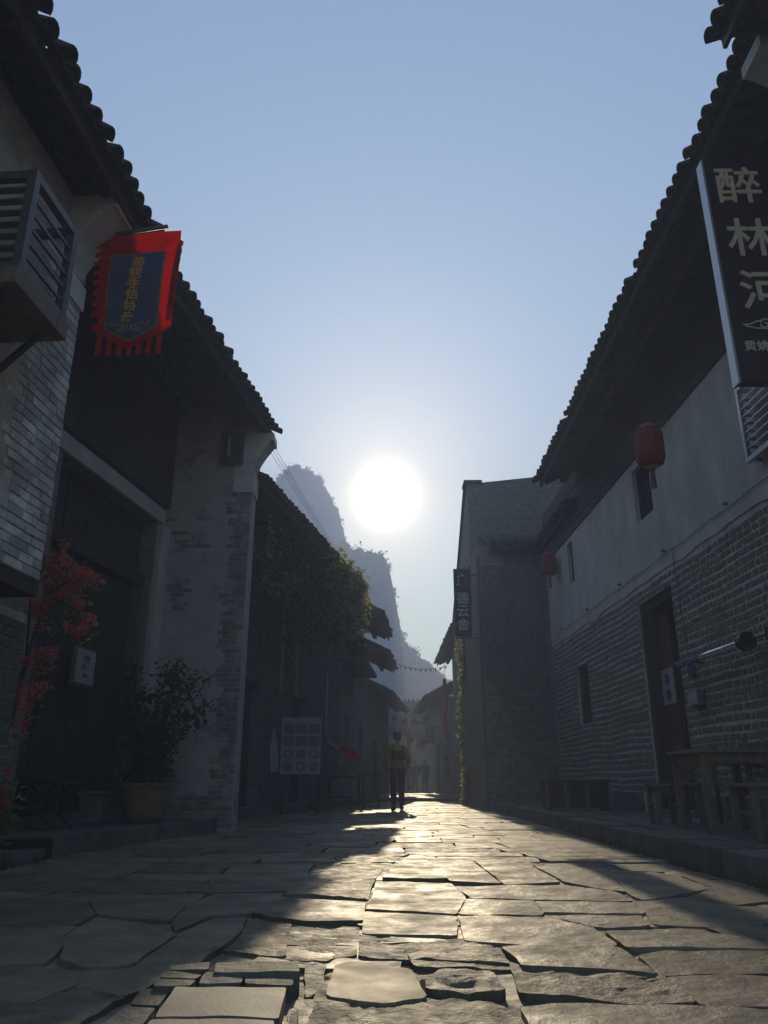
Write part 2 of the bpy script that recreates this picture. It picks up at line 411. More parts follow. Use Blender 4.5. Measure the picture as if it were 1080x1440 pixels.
def roof(fr, house, u0, u1, we, ze, run, pitch, spacing=.178, rafter_step=.32, rafter_run=1.6, jit=1.0, ragged=0.0):
    """tiled roof rising away from the street from its eave line"""
    cs = math.cos(math.atan(pitch)); sn = math.sin(math.atan(pitch))
    sl_ = (-fr.w * cs + Vector((0, 0, sn))).normalized()
    nn = fr.u.cross(sl_);
    if nn.z < 0: nn = -nn
    ax = sl_.cross(nn)
    rt = Matrix((ax, sl_, nn)).transposed()
    e0, e1 = fr.p(u0, we, ze), fr.p(u1, we, ze)
    Ls = run / cs
    mb = MB()
    a = nn * .035
    mb.hexa([e0 - a, e1 - a, e1 + sl_ * Ls - a, e0 + sl_ * Ls - a, e0, e1, e1 + sl_ * Ls, e0 + sl_ * Ls])
    rf = mb.build('roof', M['rafter'], house)
    # rafters
    n = int((u1 - u0) / rafter_step)
    mb = MB(); hw = .03
    rl = min(rafter_run / cs, Ls)
    mb.hexa([(-hw, 0, -.085), (hw, 0, -.085), (hw, rl, -.085), (-hw, rl, -.085), (-hw, 0, 0), (hw, 0, 0), (hw, rl, 0), (-hw, rl, 0)])
    me = mb.mesh('rafter', M['rafter'])
    for k in range(n + 1):
        uu = u0 + .06 + (u1 - u0 - .12) * k / n
        link('rafter', me, rf, fr.p(uu, we, ze) + sl_ * (.06 + random.uniform(0, .04)) - nn * .037, rt)
    mb = MB()
    for s_ in (.5, 1.15):
        if s_ < run: fr.box(mb, u0 + .02, u1 - .02, we - s_ - .06, we - s_ + .06, ze + s_ * pitch - .27, ze + s_ * pitch - .15)
    mb.build('purlin', M['rafter'], rf)
    mb = MB()
    fr.box(mb, u0, u1, we - .045, we - .012, ze - .11, ze - .004)
    mb.build('eave_board', M['wood_dark'], rf)
    # tiles: the eave row one by one, the courses above as one part
    n = int((u1 - u0) / spacing); up = MB()
    for k in range(n + 1):
        uu = u0 + (u1 - u0) * k / n
        c = fr.p(uu, we, ze) + nn * (.055 + random.uniform(-.008, .012)) - sl_ * (.06 + random.uniform(0, .05) * jit + (.06 if random.random() < .08 else 0))
        rr = rt @ Matrix.Rotation(random.uniform(-.12, .12) * jit, 3, 'Z') @ Matrix.Rotation(random.uniform(-.1, .05) * jit, 3, 'X')
        if random.random() >= ragged: link('cover_tile', ME_COVER, rf, c, rr)
        if k < n:
            c2 = fr.p(uu + spacing / 2, we, ze) + nn * .055 - sl_ * (.05 + random.uniform(0, .03) * jit)
            link('pan_tile', ME_PAN, rf, c2, rt @ Matrix.Rotation(random.uniform(-.05, .05) * jit, 3, 'Z'))
        s_ = .2
        while s_ < Ls - .1:
            q = fr.p(uu, we, ze) + nn * .066 + sl_ * s_
            r2 = rt @ Matrix.Rotation(.03, 3, 'X')
            lg = min(.9, Ls - s_)
            up.add([q + r2 @ Vector((v.x, v.y * lg / .26, v.z)) for v in TILE_COVER.v], TILE_COVER.f)
            s_ += lg
    o = up.build('tile_courses', M['tile'], rf, kind='stuff')
    return rf

def text_mesh(ch, size, depth, strong, m, name='character'):
    c = bpy.data.curves.new(name, 'FONT')
    c.body = ch; c.size = size; c.extrude = depth; c.align_x = 'CENTER'; c.align_y = 'CENTER'
    c.resolution_u = 2
    o = bpy.data.objects.new(name, c); col.objects.link(o)
    dg = bpy.context.evaluated_depsgraph_get()
    me = bpy.data.meshes.new_from_object(o.evaluated_get(dg))
    bpy.data.objects.remove(o); bpy.data.curves.remove(c)
    # centre on its own bounds
    xs = [v.co.x for v in me.vertices]; ys = [v.co.y for v in me.vertices]
    off = Vector(((min(xs) + max(xs)) / 2, (min(ys) + max(ys)) / 2, 0))
    for v in me.vertices: v.co -= off
    if strong:      # a heavier stroke: the glyph laid over itself a few times
        bm = bmesh.new()
        for i, (dx, dy) in enumerate(((0, 0), (strong, 0), (-strong, 0), (0, strong), (0, -strong))):
            k0 = len(bm.verts); bm.from_mesh(me); bm.verts.ensure_lookup_table()
            for v in bm.verts[k0:]: v.co += Vector((dx, dy, -.0004 * i))
        bm.to_mesh(me); bm.free()
    me.materials.clear(); me.materials.append(m); me.name = name
    return me
FACE_CAM = Matrix(((1, 0, 0), (0, 0, -1), (0, 1, 0)))   # text plane upright, facing -Y

def leaves(mb, centre, spread, n, size, mi=0, flat=.5, fn=None, droop=0.0):
    """n small leaf blades scattered through an ellipsoid"""
    cx = Vector(centre)
    for _ in range(n):
        while True:
            q = Vector((random.uniform(-1, 1), random.uniform(-1, 1), random.uniform(-1, 1)))
            if q.length <= 1: break
        p = cx + Vector((q.x * spread[0], q.y * spread[1], q.z * spread[2]))
        s = size * random.uniform(.6, 1.3)
        d = Vector((random.uniform(-1, 1), random.uniform(-1, 1), random.uniform(-1, .7) - droop)).normalized()
        sd = d.cross(Vector((random.uniform(-.6, .6), random.uniform(-.6, .6), 1))).normalized() * s * .32
        k = d.cross(sd).normalized() * s * .12
        m_ = mi if not isinstance(mi, (list, tuple)) else random.choices(mi[0], mi[1])[0]
        mb.add([p, p + d * s * .45 + sd + k, p + d * s, p + d * s * .45 - sd + k], [(0, 1, 2), (0, 2, 3)], m_)

# ------------------------------------------------------------------ ground, street, kerbs
mb = MB(); mb.add([(-75, -35, -.12), (75, -35, -.12), (75, 190, -.12), (-75, 190, -.12)], [(0, 1, 2, 3)])
mb.build('ground', M['ground'], kind='structure')

mb = MB()
mb.add([(-4.6, -5, -.02), (4.4, -5, -.02), (3.4, 6, -.02), (3.2, 27.8, -.02), (-.6, 27.8, -.02), (-3.2, 14, -.02), (-4.6, 6, -.02)], [(0, 1, 2, 3, 4, 5, 6)])
street = mb.build('street', M['dirt'], kind='structure')

def stone_mesh(poly, top, bot, m, round_=.012, sub=0, rough=0, seed=0, corner=.02):
    """a paving slab with worn rounded edges; sub>0 adds a worn, uneven top"""
    c = Vector((sum(p[0] for p in poly) / len(poly), sum(p[1] for p in poly) / len(poly), 0))
    if sub:   # worn corners
        poly = [Vector(p) for p in poly]; q = []
        for i in range(len(poly)):
            a, b = poly[i], poly[(i + 1) % len(poly)]
            t = min(.2, corner / max((b - a).length, corner)); q += [a.lerp(b, t), a.lerp(b, 1 - t)]
        poly = q
    bm = bmesh.new()
    vs = [bm.verts.new((p[0] - c.x, p[1] - c.y, 0)) for p in poly]
    f = bm.faces.new(vs)
    if f.normal.z < 0: bmesh.ops.reverse_faces(bm, faces=[f])
    if sub:
        # soften the outline, then a grid-like top that can be worn
        bmesh.ops.subdivide_edges(bm, edges=list(bm.edges), cuts=3)
        for v in bm.verts:
            q = Vector((v.co.x * 6 + seed, v.co.y * 6, seed * 3.1))
            v.co.x += noise.noise(q) * .008 + noise.noise(q * 3) * .004; v.co.y += noise.noise(q + Vector((9, 4, 2))) * .010 + noise.noise(q * 3 + Vector((2, 2, 2))) * .005
    f = bm.faces[:][0]
    ring = list(f.verts)
    f.normal_update()
    if f.normal.z < 0: bmesh.ops.reverse_faces(bm, faces=[f])
    r1 = bmesh.ops.inset_region(bm, faces=[f], thickness=round_ * .5, depth=0, use_even_offset=True)
    r2 = bmesh.ops.inset_region(bm, faces=[f], thickness=round_ * 1.1, depth=0, use_even_offset=True)
    top_v = set(f.verts)
    ring_s = set(ring)
    for v in bm.verts:
        v.co.z = 0 if v in top_v else (-round_ * 1.6 if v in ring_s else -round_ * .4)
    be = [e for e in bm.edges if e.is_boundary]
    ex = bmesh.ops.extrude_edge_only(bm, edges=be)
    for v in [g for g in ex['geom'] if isinstance(g, bmesh.types.BMVert)]: v.co.z = bot - top
    if sub:
        tri = bmesh.ops.triangulate(bm, faces=[f])
        for _ in range(sub):
            inner = [e for e in bm.edges if all(v.co.z > -.0005 for v in e.verts) and e.calc_length() > .05]
            bmesh.ops.subdivide_edges(bm, edges=inner, cuts=1)
            bmesh.ops.triangulate(bm, faces=[g for g in bm.faces if len(g.verts) > 4])
        amp = (.006, .011, .008)[rough]
        for v in bm.verts:
            if v.co.z > -.0005:
                q = Vector((v.co.x + c.x, v.co.y + c.y, seed))
                h = noise.noise(q * 3.2) * amp * 1.1 + noise.noise(q * 9) * amp * .7
                if rough: h += noise.noise(q * 24) * amp * .45 - max(0, noise.noise(q * 15 + Vector((3, 1, 7))) - .25) * amp * 2.2
                v.co.z = h
        if rough == 2:
            for v in bm.verts:
                d = ((v.co.x - .0) / .05) ** 2 + ((v.co.y + .005) / .05) ** 2
                if v.co.z > -.03: v.co.z -= .045 * math.exp(-d)
    for v in bm.verts: v.co.z += top
    bmesh.ops.recalc_face_normals(bm, faces=bm.faces)
    me = bpy.data.meshes.new('flagstone'); bm.to_mesh(me); bm.free()
    me.materials.append(m)
    me.polygons.foreach_set('use_smooth', [True] * len(me.polygons))
    me.set_sharp_from_angle(angle=R(50))
    return me, c

HERO_STONES = [
 (0.045, 0, [(-0.176, 2.806),(-0.173, 3.211),(-0.106, 3.26),(0.089, 3.141),(0.128, 2.788),(0.011, 2.702)]),
 (0.05, 2, [(0.143, 2.904),(0.157, 3.071),(0.212, 3.173),(0.38, 3.115),(0.39, 2.885),(0.275, 2.838)]),
 (0.02, 1, [(-0.21, 2.892),(-0.092, 2.865),(0.034, 2.812),(0.223, 2.778),(0.356, 2.697),(0.393, 2.494),(0.371, 2.155),(-0.211, 2.155),(-0.211, 2.635)]),
 (0, 1, [(-0.104, 3.938),(0.112, 3.904),(0.375, 3.805),(0.485, 3.743),(0.472, 3.334),(0.439, 3.371),(0.168, 3.446),(-0.028, 3.472),(-0.095, 3.512)]),
 (0.012, 0, [(-0.101, 4.522),(0.37, 4.386),(0.318, 3.866),(-0.093, 3.917)]),
 (0.014, 0, [(0.38, 4.329),(0.8, 4.351),(0.975, 4.049),(0.973, 3.633),(0.652, 3.619),(0.358, 3.756)]),
 (0.016, 0, [(0.488, 3.593),(0.956, 3.564),(0.976, 3.151),(0.81, 3.219),(0.525, 3.277)]),
 (0, 1, [(0.48, 3.299),(0.547, 3.334),(0.824, 3.275),(0.994, 3.196),(0.982, 2.797),(0.807, 2.797),(0.598, 2.865),(0.454, 2.882)]),
 (0.01, 0, [(0.428, 2.731),(0.555, 2.771),(0.787, 2.731),(0.967, 2.715),(1.215, 2.669),(1.045, 2.189),(0.394, 2.189)]),
 (0.006, 0, [(1.0, 3.114),(1.239, 3.124),(1.461, 3.114),(1.302, 2.755),(0.988, 2.755)]),
 (0, 0, [(1.022, 3.499),(1.274, 3.624),(1.668, 3.581),(1.471, 3.185),(1.264, 3.185),(1.008, 3.175)]),
 (0.01, 0, [(1.023, 3.982),(1.397, 4.037),(1.579, 3.845),(1.67, 3.583),(1.241, 3.612),(1.019, 3.641)]),
 (0, 0, [(0.867, 4.513),(1.084, 4.513),(1.339, 4.49),(1.268, 4.156),(1.039, 4.118),(0.923, 4.295)]),
 (0.008, 0, [(0.872, 4.936),(1.422, 4.881),(1.363, 4.481),(0.856, 4.527)]),
 (0, 0, [(1.46, 4.941),(1.78, 5.083),(1.975, 4.754),(1.852, 4.195),(1.569, 4.137),(1.315, 4.195)]),
 (0, 0, [(1.984, 4.729),(2.19, 4.63),(1.913, 4.008),(1.851, 4.156)]),
 (0.012, 0, [(0.468, 5.538),(1.174, 5.648),(1.408, 5.234),(1.43, 4.934),(0.91, 4.962),(0.522, 5.05)]),
 (0.006, 0, [(0.385, 7.575),(0.756, 7.442),(0.789, 5.739),(0.462, 5.856)]),
 (0.01, 0, [(0.789, 7.396),(1.19, 6.91),(1.193, 5.781),(0.812, 5.666)]),
 (0, 0, [(1.244, 7.016),(1.748, 6.688),(1.773, 5.869),(1.524, 5.363),(1.256, 5.869)]),
 (0.01, 0, [(1.755, 6.587),(2.139, 6.201),(2.112, 5.484),(1.514, 4.978),(1.509, 5.25)]),
 (0.008, 0, [(2.155, 6.175),(2.382, 5.683),(2.261, 4.936),(1.985, 4.774),(1.801, 5.081),(2.127, 5.501)]),
 (0.01, 0, [(0.259, 8.035),(0.348, 7.883),(0.442, 5.983),(-0.01, 6.069),(0.098, 6.854)]),
 (0.005, 1, [(-0.253, 8.506),(0.21, 8.256),(0.092, 7.261),(-0.368, 7.139)]),
 (0.004, 1, [(-0.383, 6.974),(-0.006, 6.753),(-0.078, 5.795),(-0.101, 5.053),(-0.432, 5.173),(-0.621, 5.235),(-0.515, 6.125)]),
 (0.018, 0, [(-0.61, 4.974),(-0.412, 4.945),(-0.108, 4.806),(-0.116, 4.239),(-0.314, 4.219),(-0.534, 4.302),(-0.68, 4.504)]),
 (0.012, 0, [(-0.044, 5.802),(0.443, 5.686),(0.48, 5.05),(0.371, 4.476),(-0.096, 4.618),(-0.064, 5.109)]),
 (0.004, 0, [(0.497, 5.053),(0.86, 4.967),(0.841, 4.531),(0.802, 4.44),(0.392, 4.508)]),
 (-0.01, 1, [(-0.685, 4.316),(-0.46, 4.254),(-0.402, 3.499),(-0.67, 3.624)]),
 (-0.01, 1, [(-0.444, 4.234),(-0.124, 4.175),(-0.115, 3.526),(-0.202, 3.539),(-0.222, 3.408),(-0.388, 3.472)]),
 (-0.02, 1, [(-0.612, 3.567),(-0.393, 3.446),(-0.23, 3.371),(-0.22, 3.03),(-0.241, 2.909),(-0.267, 2.918),(-0.314, 3.383)]),
 (0.03, 0, [(-0.667, 4.004),(-0.661, 3.742),(-0.702, 3.515),(-0.709, 3.229),(-0.771, 3.115),(-0.823, 2.838),(-1.032, 2.97),(-1.099, 3.183),(-0.927, 3.253),(-0.913, 3.825),(-0.857, 4.307),(-0.7, 4.329)]),
 (0.02, 1, [(-0.832, 2.856),(-0.871, 2.598),(-0.887, 2.339),(-1.012, 2.155),(-1.229, 2.494),(-1.123, 2.795),(-1.042, 2.987)]),
 (0.03, 0, [(-1.326, 2.751),(-1.577, 3.229),(-1.261, 3.229),(-1.099, 3.16),(-1.042, 2.97),(-1.117, 2.768)]),
 (0.02, 0, [(-2.034, 4.106),(-1.678, 4.068),(-1.464, 4.106),(-1.439, 3.886),(-1.33, 3.57),(-1.297, 3.317),(-1.621, 3.317)]),
 (0.025, 0, [(-1.432, 4.055),(-1.191, 4.234),(-0.935, 3.89),(-0.951, 3.316),(-1.113, 3.243),(-1.251, 3.405),(-1.408, 3.822)]),
 (0.02, 0, [(-2.48, 4.958),(-2.009, 5.017),(-1.715, 4.901),(-1.509, 4.49),(-1.48, 4.165),(-1.704, 4.125),(-2.076, 4.185)]),
 (0.02, 0, [(-1.716, 4.958),(-1.395, 5.138),(-1.117, 4.791),(-1.059, 4.268),(-1.22, 4.332),(-1.49, 4.49)]),
 (0.02, 0, [(-1.097, 4.791),(-0.868, 4.958),(-0.605, 4.845),(-0.7, 4.49),(-0.884, 4.444),(-0.961, 3.993),(-1.034, 4.226)]),
]
DRAIN_STONES = [
 ('slab', 0.05, [(-0.651, 2.756),(-0.303, 2.765),(-0.29, 2.442),(-0.629, 2.442)]),
 ('slab', 0.05, [(-0.631, 2.416),(-0.293, 2.422),(-0.273, 2.054),(-0.611, 2.054)]),
 ('stone', 0.06, [(-0.591, 3.064),(-0.31, 3.076),(-0.277, 2.926),(-0.565, 2.916)]),
 ('stone', 0.045, [(-0.75, 3.096),(-0.623, 3.141),(-0.598, 2.999),(-0.735, 3.02)]),
 ('stone', 0.04, [(-0.752, 3.013),(-0.618, 3.003),(-0.619, 2.903),(-0.742, 2.922)]),
 ('stone', 0.04, [(-0.743, 2.894),(-0.617, 2.884),(-0.616, 2.81),(-0.734, 2.81)]),
 ('stone', 0.045, [(-0.599, 2.958),(-0.474, 2.958),(-0.453, 2.833),(-0.592, 2.824)]),
 ('stone', 0.045, [(-0.465, 2.958),(-0.305, 2.948),(-0.286, 2.815),(-0.442, 2.824)]),
 ('stone', 0.03, [(-0.781, 2.82),(-0.686, 2.838),(-0.672, 2.639),(-0.757, 2.654)]),
 ('stone', 0.03, [(-0.764, 2.624),(-0.672, 2.609),(-0.664, 2.455),(-0.781, 2.455)]),
 ('stone', 0.05, [(-0.261, 2.476),(-0.241, 2.512),(-0.228, 2.258),(-0.25, 2.203)]),
]

def inside(p, poly):
    r = False; j = len(poly) - 1
    for i in range(len(poly)):
        a, b = poly[i], poly[j]
        if (a[1] > p[1]) != (b[1] > p[1]) and p[0] < (b[0] - a[0]) * (p[1] - a[1]) / (b[1] - a[1]) + a[0]: r = not r
        j = i
    return r

n_stone = 0
for i, (z, rg, poly) in enumerate(HERO_STONES):
    if i > 30: z *= .4
    near = min(p[1] for p in poly) < 4.6
    cx_, cy_ = sum(p[0] for p in poly) / len(poly), sum(p[1] for p in poly) / len(poly)
    poly = [(p[0] + .007 * (1 if p[0] > cx_ else -1), p[1] + .009 * (1 if p[1] > cy_ else -1)) for p in poly]
    z = max(-.006, min(z * .7, .022))
    me, c = stone_mesh(poly, z, -.07, M['stone_worn'] if i == 0 else M['stone_rough'] if rg else M['stone'], .010 if near else .009, 4 if near else 2, rg, i * 1.7)
    link('flagstone', me, street, c); n_stone += 1

def street_left(y):   # line of the left kerb
    pts = [(-5, -4.4), (6.7, -3.04), (11.7, -2.3), (12.4, -2.75), (15, -2.6), (22, -1.13), (25, -.45), (31, .1), (60, .1)]
    for (y0, x0), (y1, x1) in zip(pts, pts[1:]):
        if y <= y1: return x0 + (x1 - x0) * (y - y0) / (y1 - y0)
    return pts[-1][1]
def street_right(y):
    pts = [(-5, 3.4), (4, 2.55), (8.4, 2.46), (18.5, 2.55), (60, 2.6)]
    for (y0, x0), (y1, x1) in zip(pts, pts[1:]):
        if y <= y1: return x0 + (x1 - x0) * (y - y0) / (y1 - y0)
    return pts[-1][1]

BLOCKED = [pl for _, _, pl in HERO_STONES] + [pl for _, _, pl in DRAIN_STONES] + [[(-.85, 2.0), (-.25, 2.0), (-.2, 3.5), (-.6, 3.45)]]
cand = []
y = 1.2
while y < 27.7:
    d = random.uniform(.38, .75) * (1.0 if y < 12 else 1.25)
    xl, xr = street_left(y + d / 2) + .02, street_right(y + d / 2) - .02
    x = xl
    sk = lambda xx, yy: .10 * noise.noise(Vector((xx * .8, yy * 3.1, 0))) + .05 * math.sin(xx * .9 + yy)
    while x < xr - .15:
        wd = random.uniform(.5, 1.15)
        if xr - x - wd < .35: wd = xr - x
        g = .007
        x0, x1 = x + g, x + wd - g
        if x <= xl + .001: x0 -= .1
        if abs(x + wd - xr) < .001: x1 += .1
        t0, t1 = random.uniform(-.07, .07), random.uniform(-.07, .07)
        y0 = y + g; y1 = y + d - g
        xm = (x0 + x1) / 2; e = y + d
        poly = [(x0 - t0 * .5, y0 + sk(x0, y)), (xm, y0 + sk(xm, y)), (x1 - t1 * .5, y0 + sk(x1, y)),
                (x1 + t1 * .5, y1 + sk(x1, e)), (xm, y1 + sk(xm, e)), (x0 + t0 * .5, y1 + sk(x0, e))]
        cc = ((x0 + x1) / 2, (y0 + y1) / 2)
        hit = any(inside(cc, b) for b in BLOCKED[len(HERO_STONES):])
        low = any(inside(cc, b) for b in BLOCKED)
        if not hit: cand.append((cc[1], poly, low))
        x += wd
    y += d
cand.sort(key=lambda q: abs(q[0] - 3.5))
rest = MB()
for i, (yy, poly, low) in enumerate(cand):
    z = random.uniform(-.006, .006) - (.007 if yy < 7 else 0) - (.003 if low else 0)
    if n_stone < 300:
        rg = 1 if random.random() < .2 else 0
        me, c = stone_mesh(poly, z, -.07, M['stone_rough'] if rg else M['stone'], .009, 2 if yy < 9 else 0, rg, i * .77 + 50)
        link('flagstone', me, street, c); n_stone += 1
    else:
        me, c = stone_mesh(poly, z, -.07, M['stone'], .014)
        rest.add([v.co + c for v in me.vertices], [tuple(p.vertices) for p in me.polygons])
        bpy.data.meshes.remove(me)
if rest.v: rest.build('paving', M['stone'], street, kind='stuff')

# the raised stretch of street beyond the single step
mb = MB()
mb.prism([(-.9, 27.8, -.05), (3.4, 27.72, -.05), (3.6, 62, -.05), (-1.2, 62, -.05)], (0, 0, .13))
upper = mb.build('upper_street', M['dirt'], kind='structure')
y = 27.78; k = 0
while y < 45:
    d = random.uniform(.7, 1.2); x = -.8
    while x < 3.3:
        wd = random.uniform(.7, 1.4)
        me, c = stone_mesh([(x + .012, y + .012), (x + wd - .012, y + .012), (x + wd - .012, y + d - .012), (x + .012, y + d - .012)], .11 + random.uniform(-.008, .008), .02, M['stone'], .015)
        link('flagstone', me, upper, c); x += wd; k += 1
    y += d

# covered drain of concrete slabs and old edging stones beside the open pit
drain = thing('drain_cover', (-.5, 2.7, -.05), 'concrete drain cover slabs edged with mossy stones in the paving', 'drain cover')
for nm, z, poly in DRAIN_STONES:
    me, c = stone_mesh(poly, z, -.12, M['concrete'] if nm == 'slab' else M['kerb'], .004 if nm == 'slab' else .006, 1, 0, z * 90, .007)
    me.name = 'cover_slab' if nm == 'slab' else 'edging_stone'
    link(me.name, me, drain, c)

# kerbed pavements on both sides
def pavement(name, front, back, h, sl_len=1.0):
    """front/back: lists of (x,y) from near to far"""
    mb = MB()
    pts = [(*p, -.1) for p in front] + [(*p, -.1) for p in reversed(back)]
    mb.prism(pts, (0, 0, h - .02 + .1))
    o = mb.build(name, M['dirt'], kind='structure')
    for (a, b), (c, d) in zip(zip(front, front[1:]), zip(back, back[1:])):
        A, B = Vector((*a, 0)), Vector((*b, 0)); C, D = Vector((*c, 0)), Vector((*d, 0))
        L = (B - A).length; n = max(1, round(L / sl_len))
        cuts = [0] + sorted((k + random.uniform(-.18, .18)) / n for k in range(1, n)) + [1]
        for t0, t1 in zip(cuts, cuts[1:]):
            e = .006 / L
            a0, a1 = A.lerp(B, t0 + e), A.lerp(B, t1 - e); b0, b1 = C.lerp(D, t0 + e), C.lerp(D, t1 - e)
            kw = .34 / max((b0 - a0).length, .4)
            j = random.uniform(-.025, .025)
            out = (a0 - b0).normalized() * (.03 + j)
            poly = [(a0 + out)[:2], (a1 + out)[:2], a1.lerp(b1, kw)[:2], a0.lerp(b0, kw)[:2]]
            me, cc = stone_mesh(poly, h + random.uniform(-.012, .01), -.08, M['kerb'], .02, 1, 0, random.random() * 99)
            me.name = 'kerb_stone'; link('kerb_stone', me, o, cc)
            kk = kw + .01
            while kk < .98:
                k2 = min(1.0, kk + random.uniform(.5, .8) / max((b0 - a0).length, .4))
                if 1 - k2 < .12: k2 = 1
                poly = [a0.lerp(b0, kk)[:2], a1.lerp(b1, kk)[:2], a1.lerp(b1, k2 - .01)[:2], a0.lerp(b0, k2 - .01)[:2]]
                me, cc = stone_mesh(poly, h + random.uniform(-.012, .004), -.05, M['kerb'], .012)
                me.name = 'pavement_slab'; link('pavement_slab', me, o, cc)
                kk = k2 + .012
    return o
pavement('pavement_right', [(2.75, 1.5), (2.55, 4), (2.47, 8.4), (2.52, 13.5), (2.58, 18.9)], [(4.7, 1.5), (4.5, 4), (4.36, 8.4), (4.24, 13.5), (4.1, 18.9)], .19)
pavement('pavement_left', [(-3.02, 7.6), (-2.62, 9.7), (-2.3, 11.3)], [(-4.3, 7.3), (-3.75, 9.6), (-3.5, 11.3)], .18, 1.2)
pavement('pavement_sunken', [(-3.15, 5.6), (-3.08, 7.55)], [(-4.6, 5.6), (-4.3, 7.25)], .09, .6)
pavement('pavement_far', [(-2.72, 12.6), (-2.57, 15.1), (-1.98, 18), (-1.14, 21.9), (-.55, 24.8), (-.2, 27.7)], [(-3.4, 12.6), (-3.1, 15.1), (-2.5, 18), (-1.75, 21.9), (-1.1, 24.8), (-1.0, 27.7)], .16, 1.3)
# ------------------------------------------------------------------ houses
def corbel(fr, u0, u1, w0, w1, z0, z1, m, parent, steps=8):
    """flared white corbel at the end of a gable wall, carrying the eave"""
    mb = MB()
    pts = [(w0 - .3, z0)]
    for k in range(steps + 1):
        t = k / steps
        pts.append((w0 + (w1 - w0) * (1 - math.cos(t * math.pi / 2)), z0 + (z1 - z0) * t * .82))
    pts += [(w1 + .04, z0 + (z1 - z0) * .82), (w1 + .04, z1), (w0 - .3, z1)]
    mb.prism([fr.p(u0, a, b) for a, b in pts], fr.u * (u1 - u0))
    return mb.build('corbel', m, parent)

def window(fr, parent, u0, u1, w, z0, z1, m, bars=3):
    """recessed window: pane, frame and bars"""
    mb = MB(); fr.box(mb, u0 + .02, u1 - .02, w - .16, w - .14, z0 + .02, z1 - .02)
    wn = mb.build('window', M['glass_dark'], parent)
    mb = MB()
    fr.box(mb, u0, u0 + .05, w - .18, w - .06, z0, z1); fr.box(mb, u1 - .05, u1, w - .18, w - .06, z0, z1)
    fr.box(mb, u0 + .05, u1 - .05, w - .18, w - .06, z0, z0 + .05); fr.box(mb, u0 + .05, u1 - .05, w - .18, w - .06, z1 - .05, z1)
    mb.build('frame', m, wn)
    for k in range(bars):
        uu = u0 + (u1 - u0) * (k + 1) / (bars + 1)
        mb = MB(); fr.box(mb, uu - .012, uu + .012, w - .13, w - .1, z0 + .05, z1 - .05); mb.build('bar', m, wn)
    return wn

# ---- near left: whitewashed brick upper storey over a recessed base
f1 = Frame((-2.72, 4.6), 4, 1)
h1 = thing('brick_house', (-4.5, 3.2, -.1), 'two-storey brick house with tan plaster and a steel cage on its upper wall', 'house')
mb = MB()
f1.box(mb, -4.2, 1.12, -.36, 0, 2.1, 5.5)
f1.box(mb, -4.2, .4, 0, .010, 2.1, 4.95, 1)
mb.build('upper_wall', [M['mortar'], M['plaster_tan']], h1)
fbox(f1, 'floor_beam', M['wood_dark'], h1, -4.2, 1.14, -.5, .0, 1.98, 2.095)
mb = MB(); f1.box(mb, -4.2, 1.75, -.75, -.4, -.1, 1.975); mb.build('lower_wall', M['mortar'], h1)
mb = MB(); f1.box(mb, -4.2, 1.0, -6, -.9, -.1, 7.0); mb.build('body', M['mortar_dark'], h1)
brickwork(f1, h1, .15, 1.12, .0, 2.1, 4.95, .25, .074, M['brick_grey'], limit=190, proud=.013,
          cover=lambda u, z: u < .38 + .14 * noise.noise(Vector((z * 2.1, 3, 1))) + (z - 3) * .04)
brickwork(f1, h1, .0, 1.75, -.4, .02, 1.95, .26, .082, M['brick_dark'], limit=110, proud=.016)
roof(f1, h1, -4.2, 1.42, .44, 5.42, 4.5, .52, rafter_run=1.0)
corbel(f1, .74, 1.1, .0, .36, 4.72, 5.4, M['white'], h1)
fbox(f1, 'plaster_panel', M['white'], h1, .76, 1.13, .0, .03, 4.5, 4.72)

# ---- left: house with deep timber doorway and projecting gable wall
f2 = Frame((-3.5, 10.8), 8.5, 1)
h2 = thing('courtyard_house', (-4.6, 9.2, -.1), 'tall old house with dark timber doorway behind the potted shrub', 'house')
dr = (-2.35, .32, .18, 4.38)
mb = MB(); wall_cells(mb, f2, -5.2, .56, -.4, 0, -.1, 6.9, [dr]); mb.build('wall', M['mortar_dark'], h2)
mb = MB(); f2.box(mb, -5.2, .5, -6, -.9, -.1, 9.2); mb.build('body', M['mortar_dark'], h2)
fbox(f2, 'threshold', M['kerb'], h2, -2.35, .32, -.4, .06, .1, .3)
fbox(f2, 'lintel_beam', M['plaster'], h2, -2.6, .5, -.3, .05, 4.385, 4.62, .01)
fbox(f2, 'transom_beam', M['wood_dark'], h2, -2.34, .31, -.32, -.1, 3.36, 3.56, .01)
for k in range(5):
    a = -2.33 + k * .528
    fbox(f2, 'transom_panel', M['wood_dark'], h2, a + .02, a + .508, -.3, -.22, 3.565, 4.37)
for k in range(6):
    a = -2.2 + k * .39
    d_ = fbox(f2, 'door_plank', M['wood_dark'], h2, a + .006, a + .384, -.3 + (k % 2) * .02, -.22 + (k % 2) * .02, .31, 3.35, .008)
for uu in (-1.13, -.93):
    c = f2.p(uu, -.19, 1.3); mb = MB()
    mb.tube([c + f2.u * .06 * math.cos(a * .5) + Vector((0, 0, .06 * math.sin(a * .5))) for a in range(14)], .01, 6); mb.build('door_ring', M['iron'], h2)
fbox(f2, 'door_post', M['wood_dark'], h2, -2.34, -2.2, -.32, -.06, .31, 3.35)
fbox(f2, 'door_post', M['wood'], h2, .16, .315, -.32, -.06, .31, 3.35)
fbox(f2, 'stone_jamb', M['plaster'], h2, .33, .62, -.05, .1, .15, 4.36, .012)
fbox(f2, 'upper_boards', M['wood_dark'], h2, -5.1, .5, .0, .06, 4.65, 6.6)
for k in range(14):
    a = -5.05 + k * .4
    fbox(f2, 'wall_board', M['wood_dark'], h2, a, a + .385, .06, .08 + random.uniform(0, .012), 4.66, 6.55)
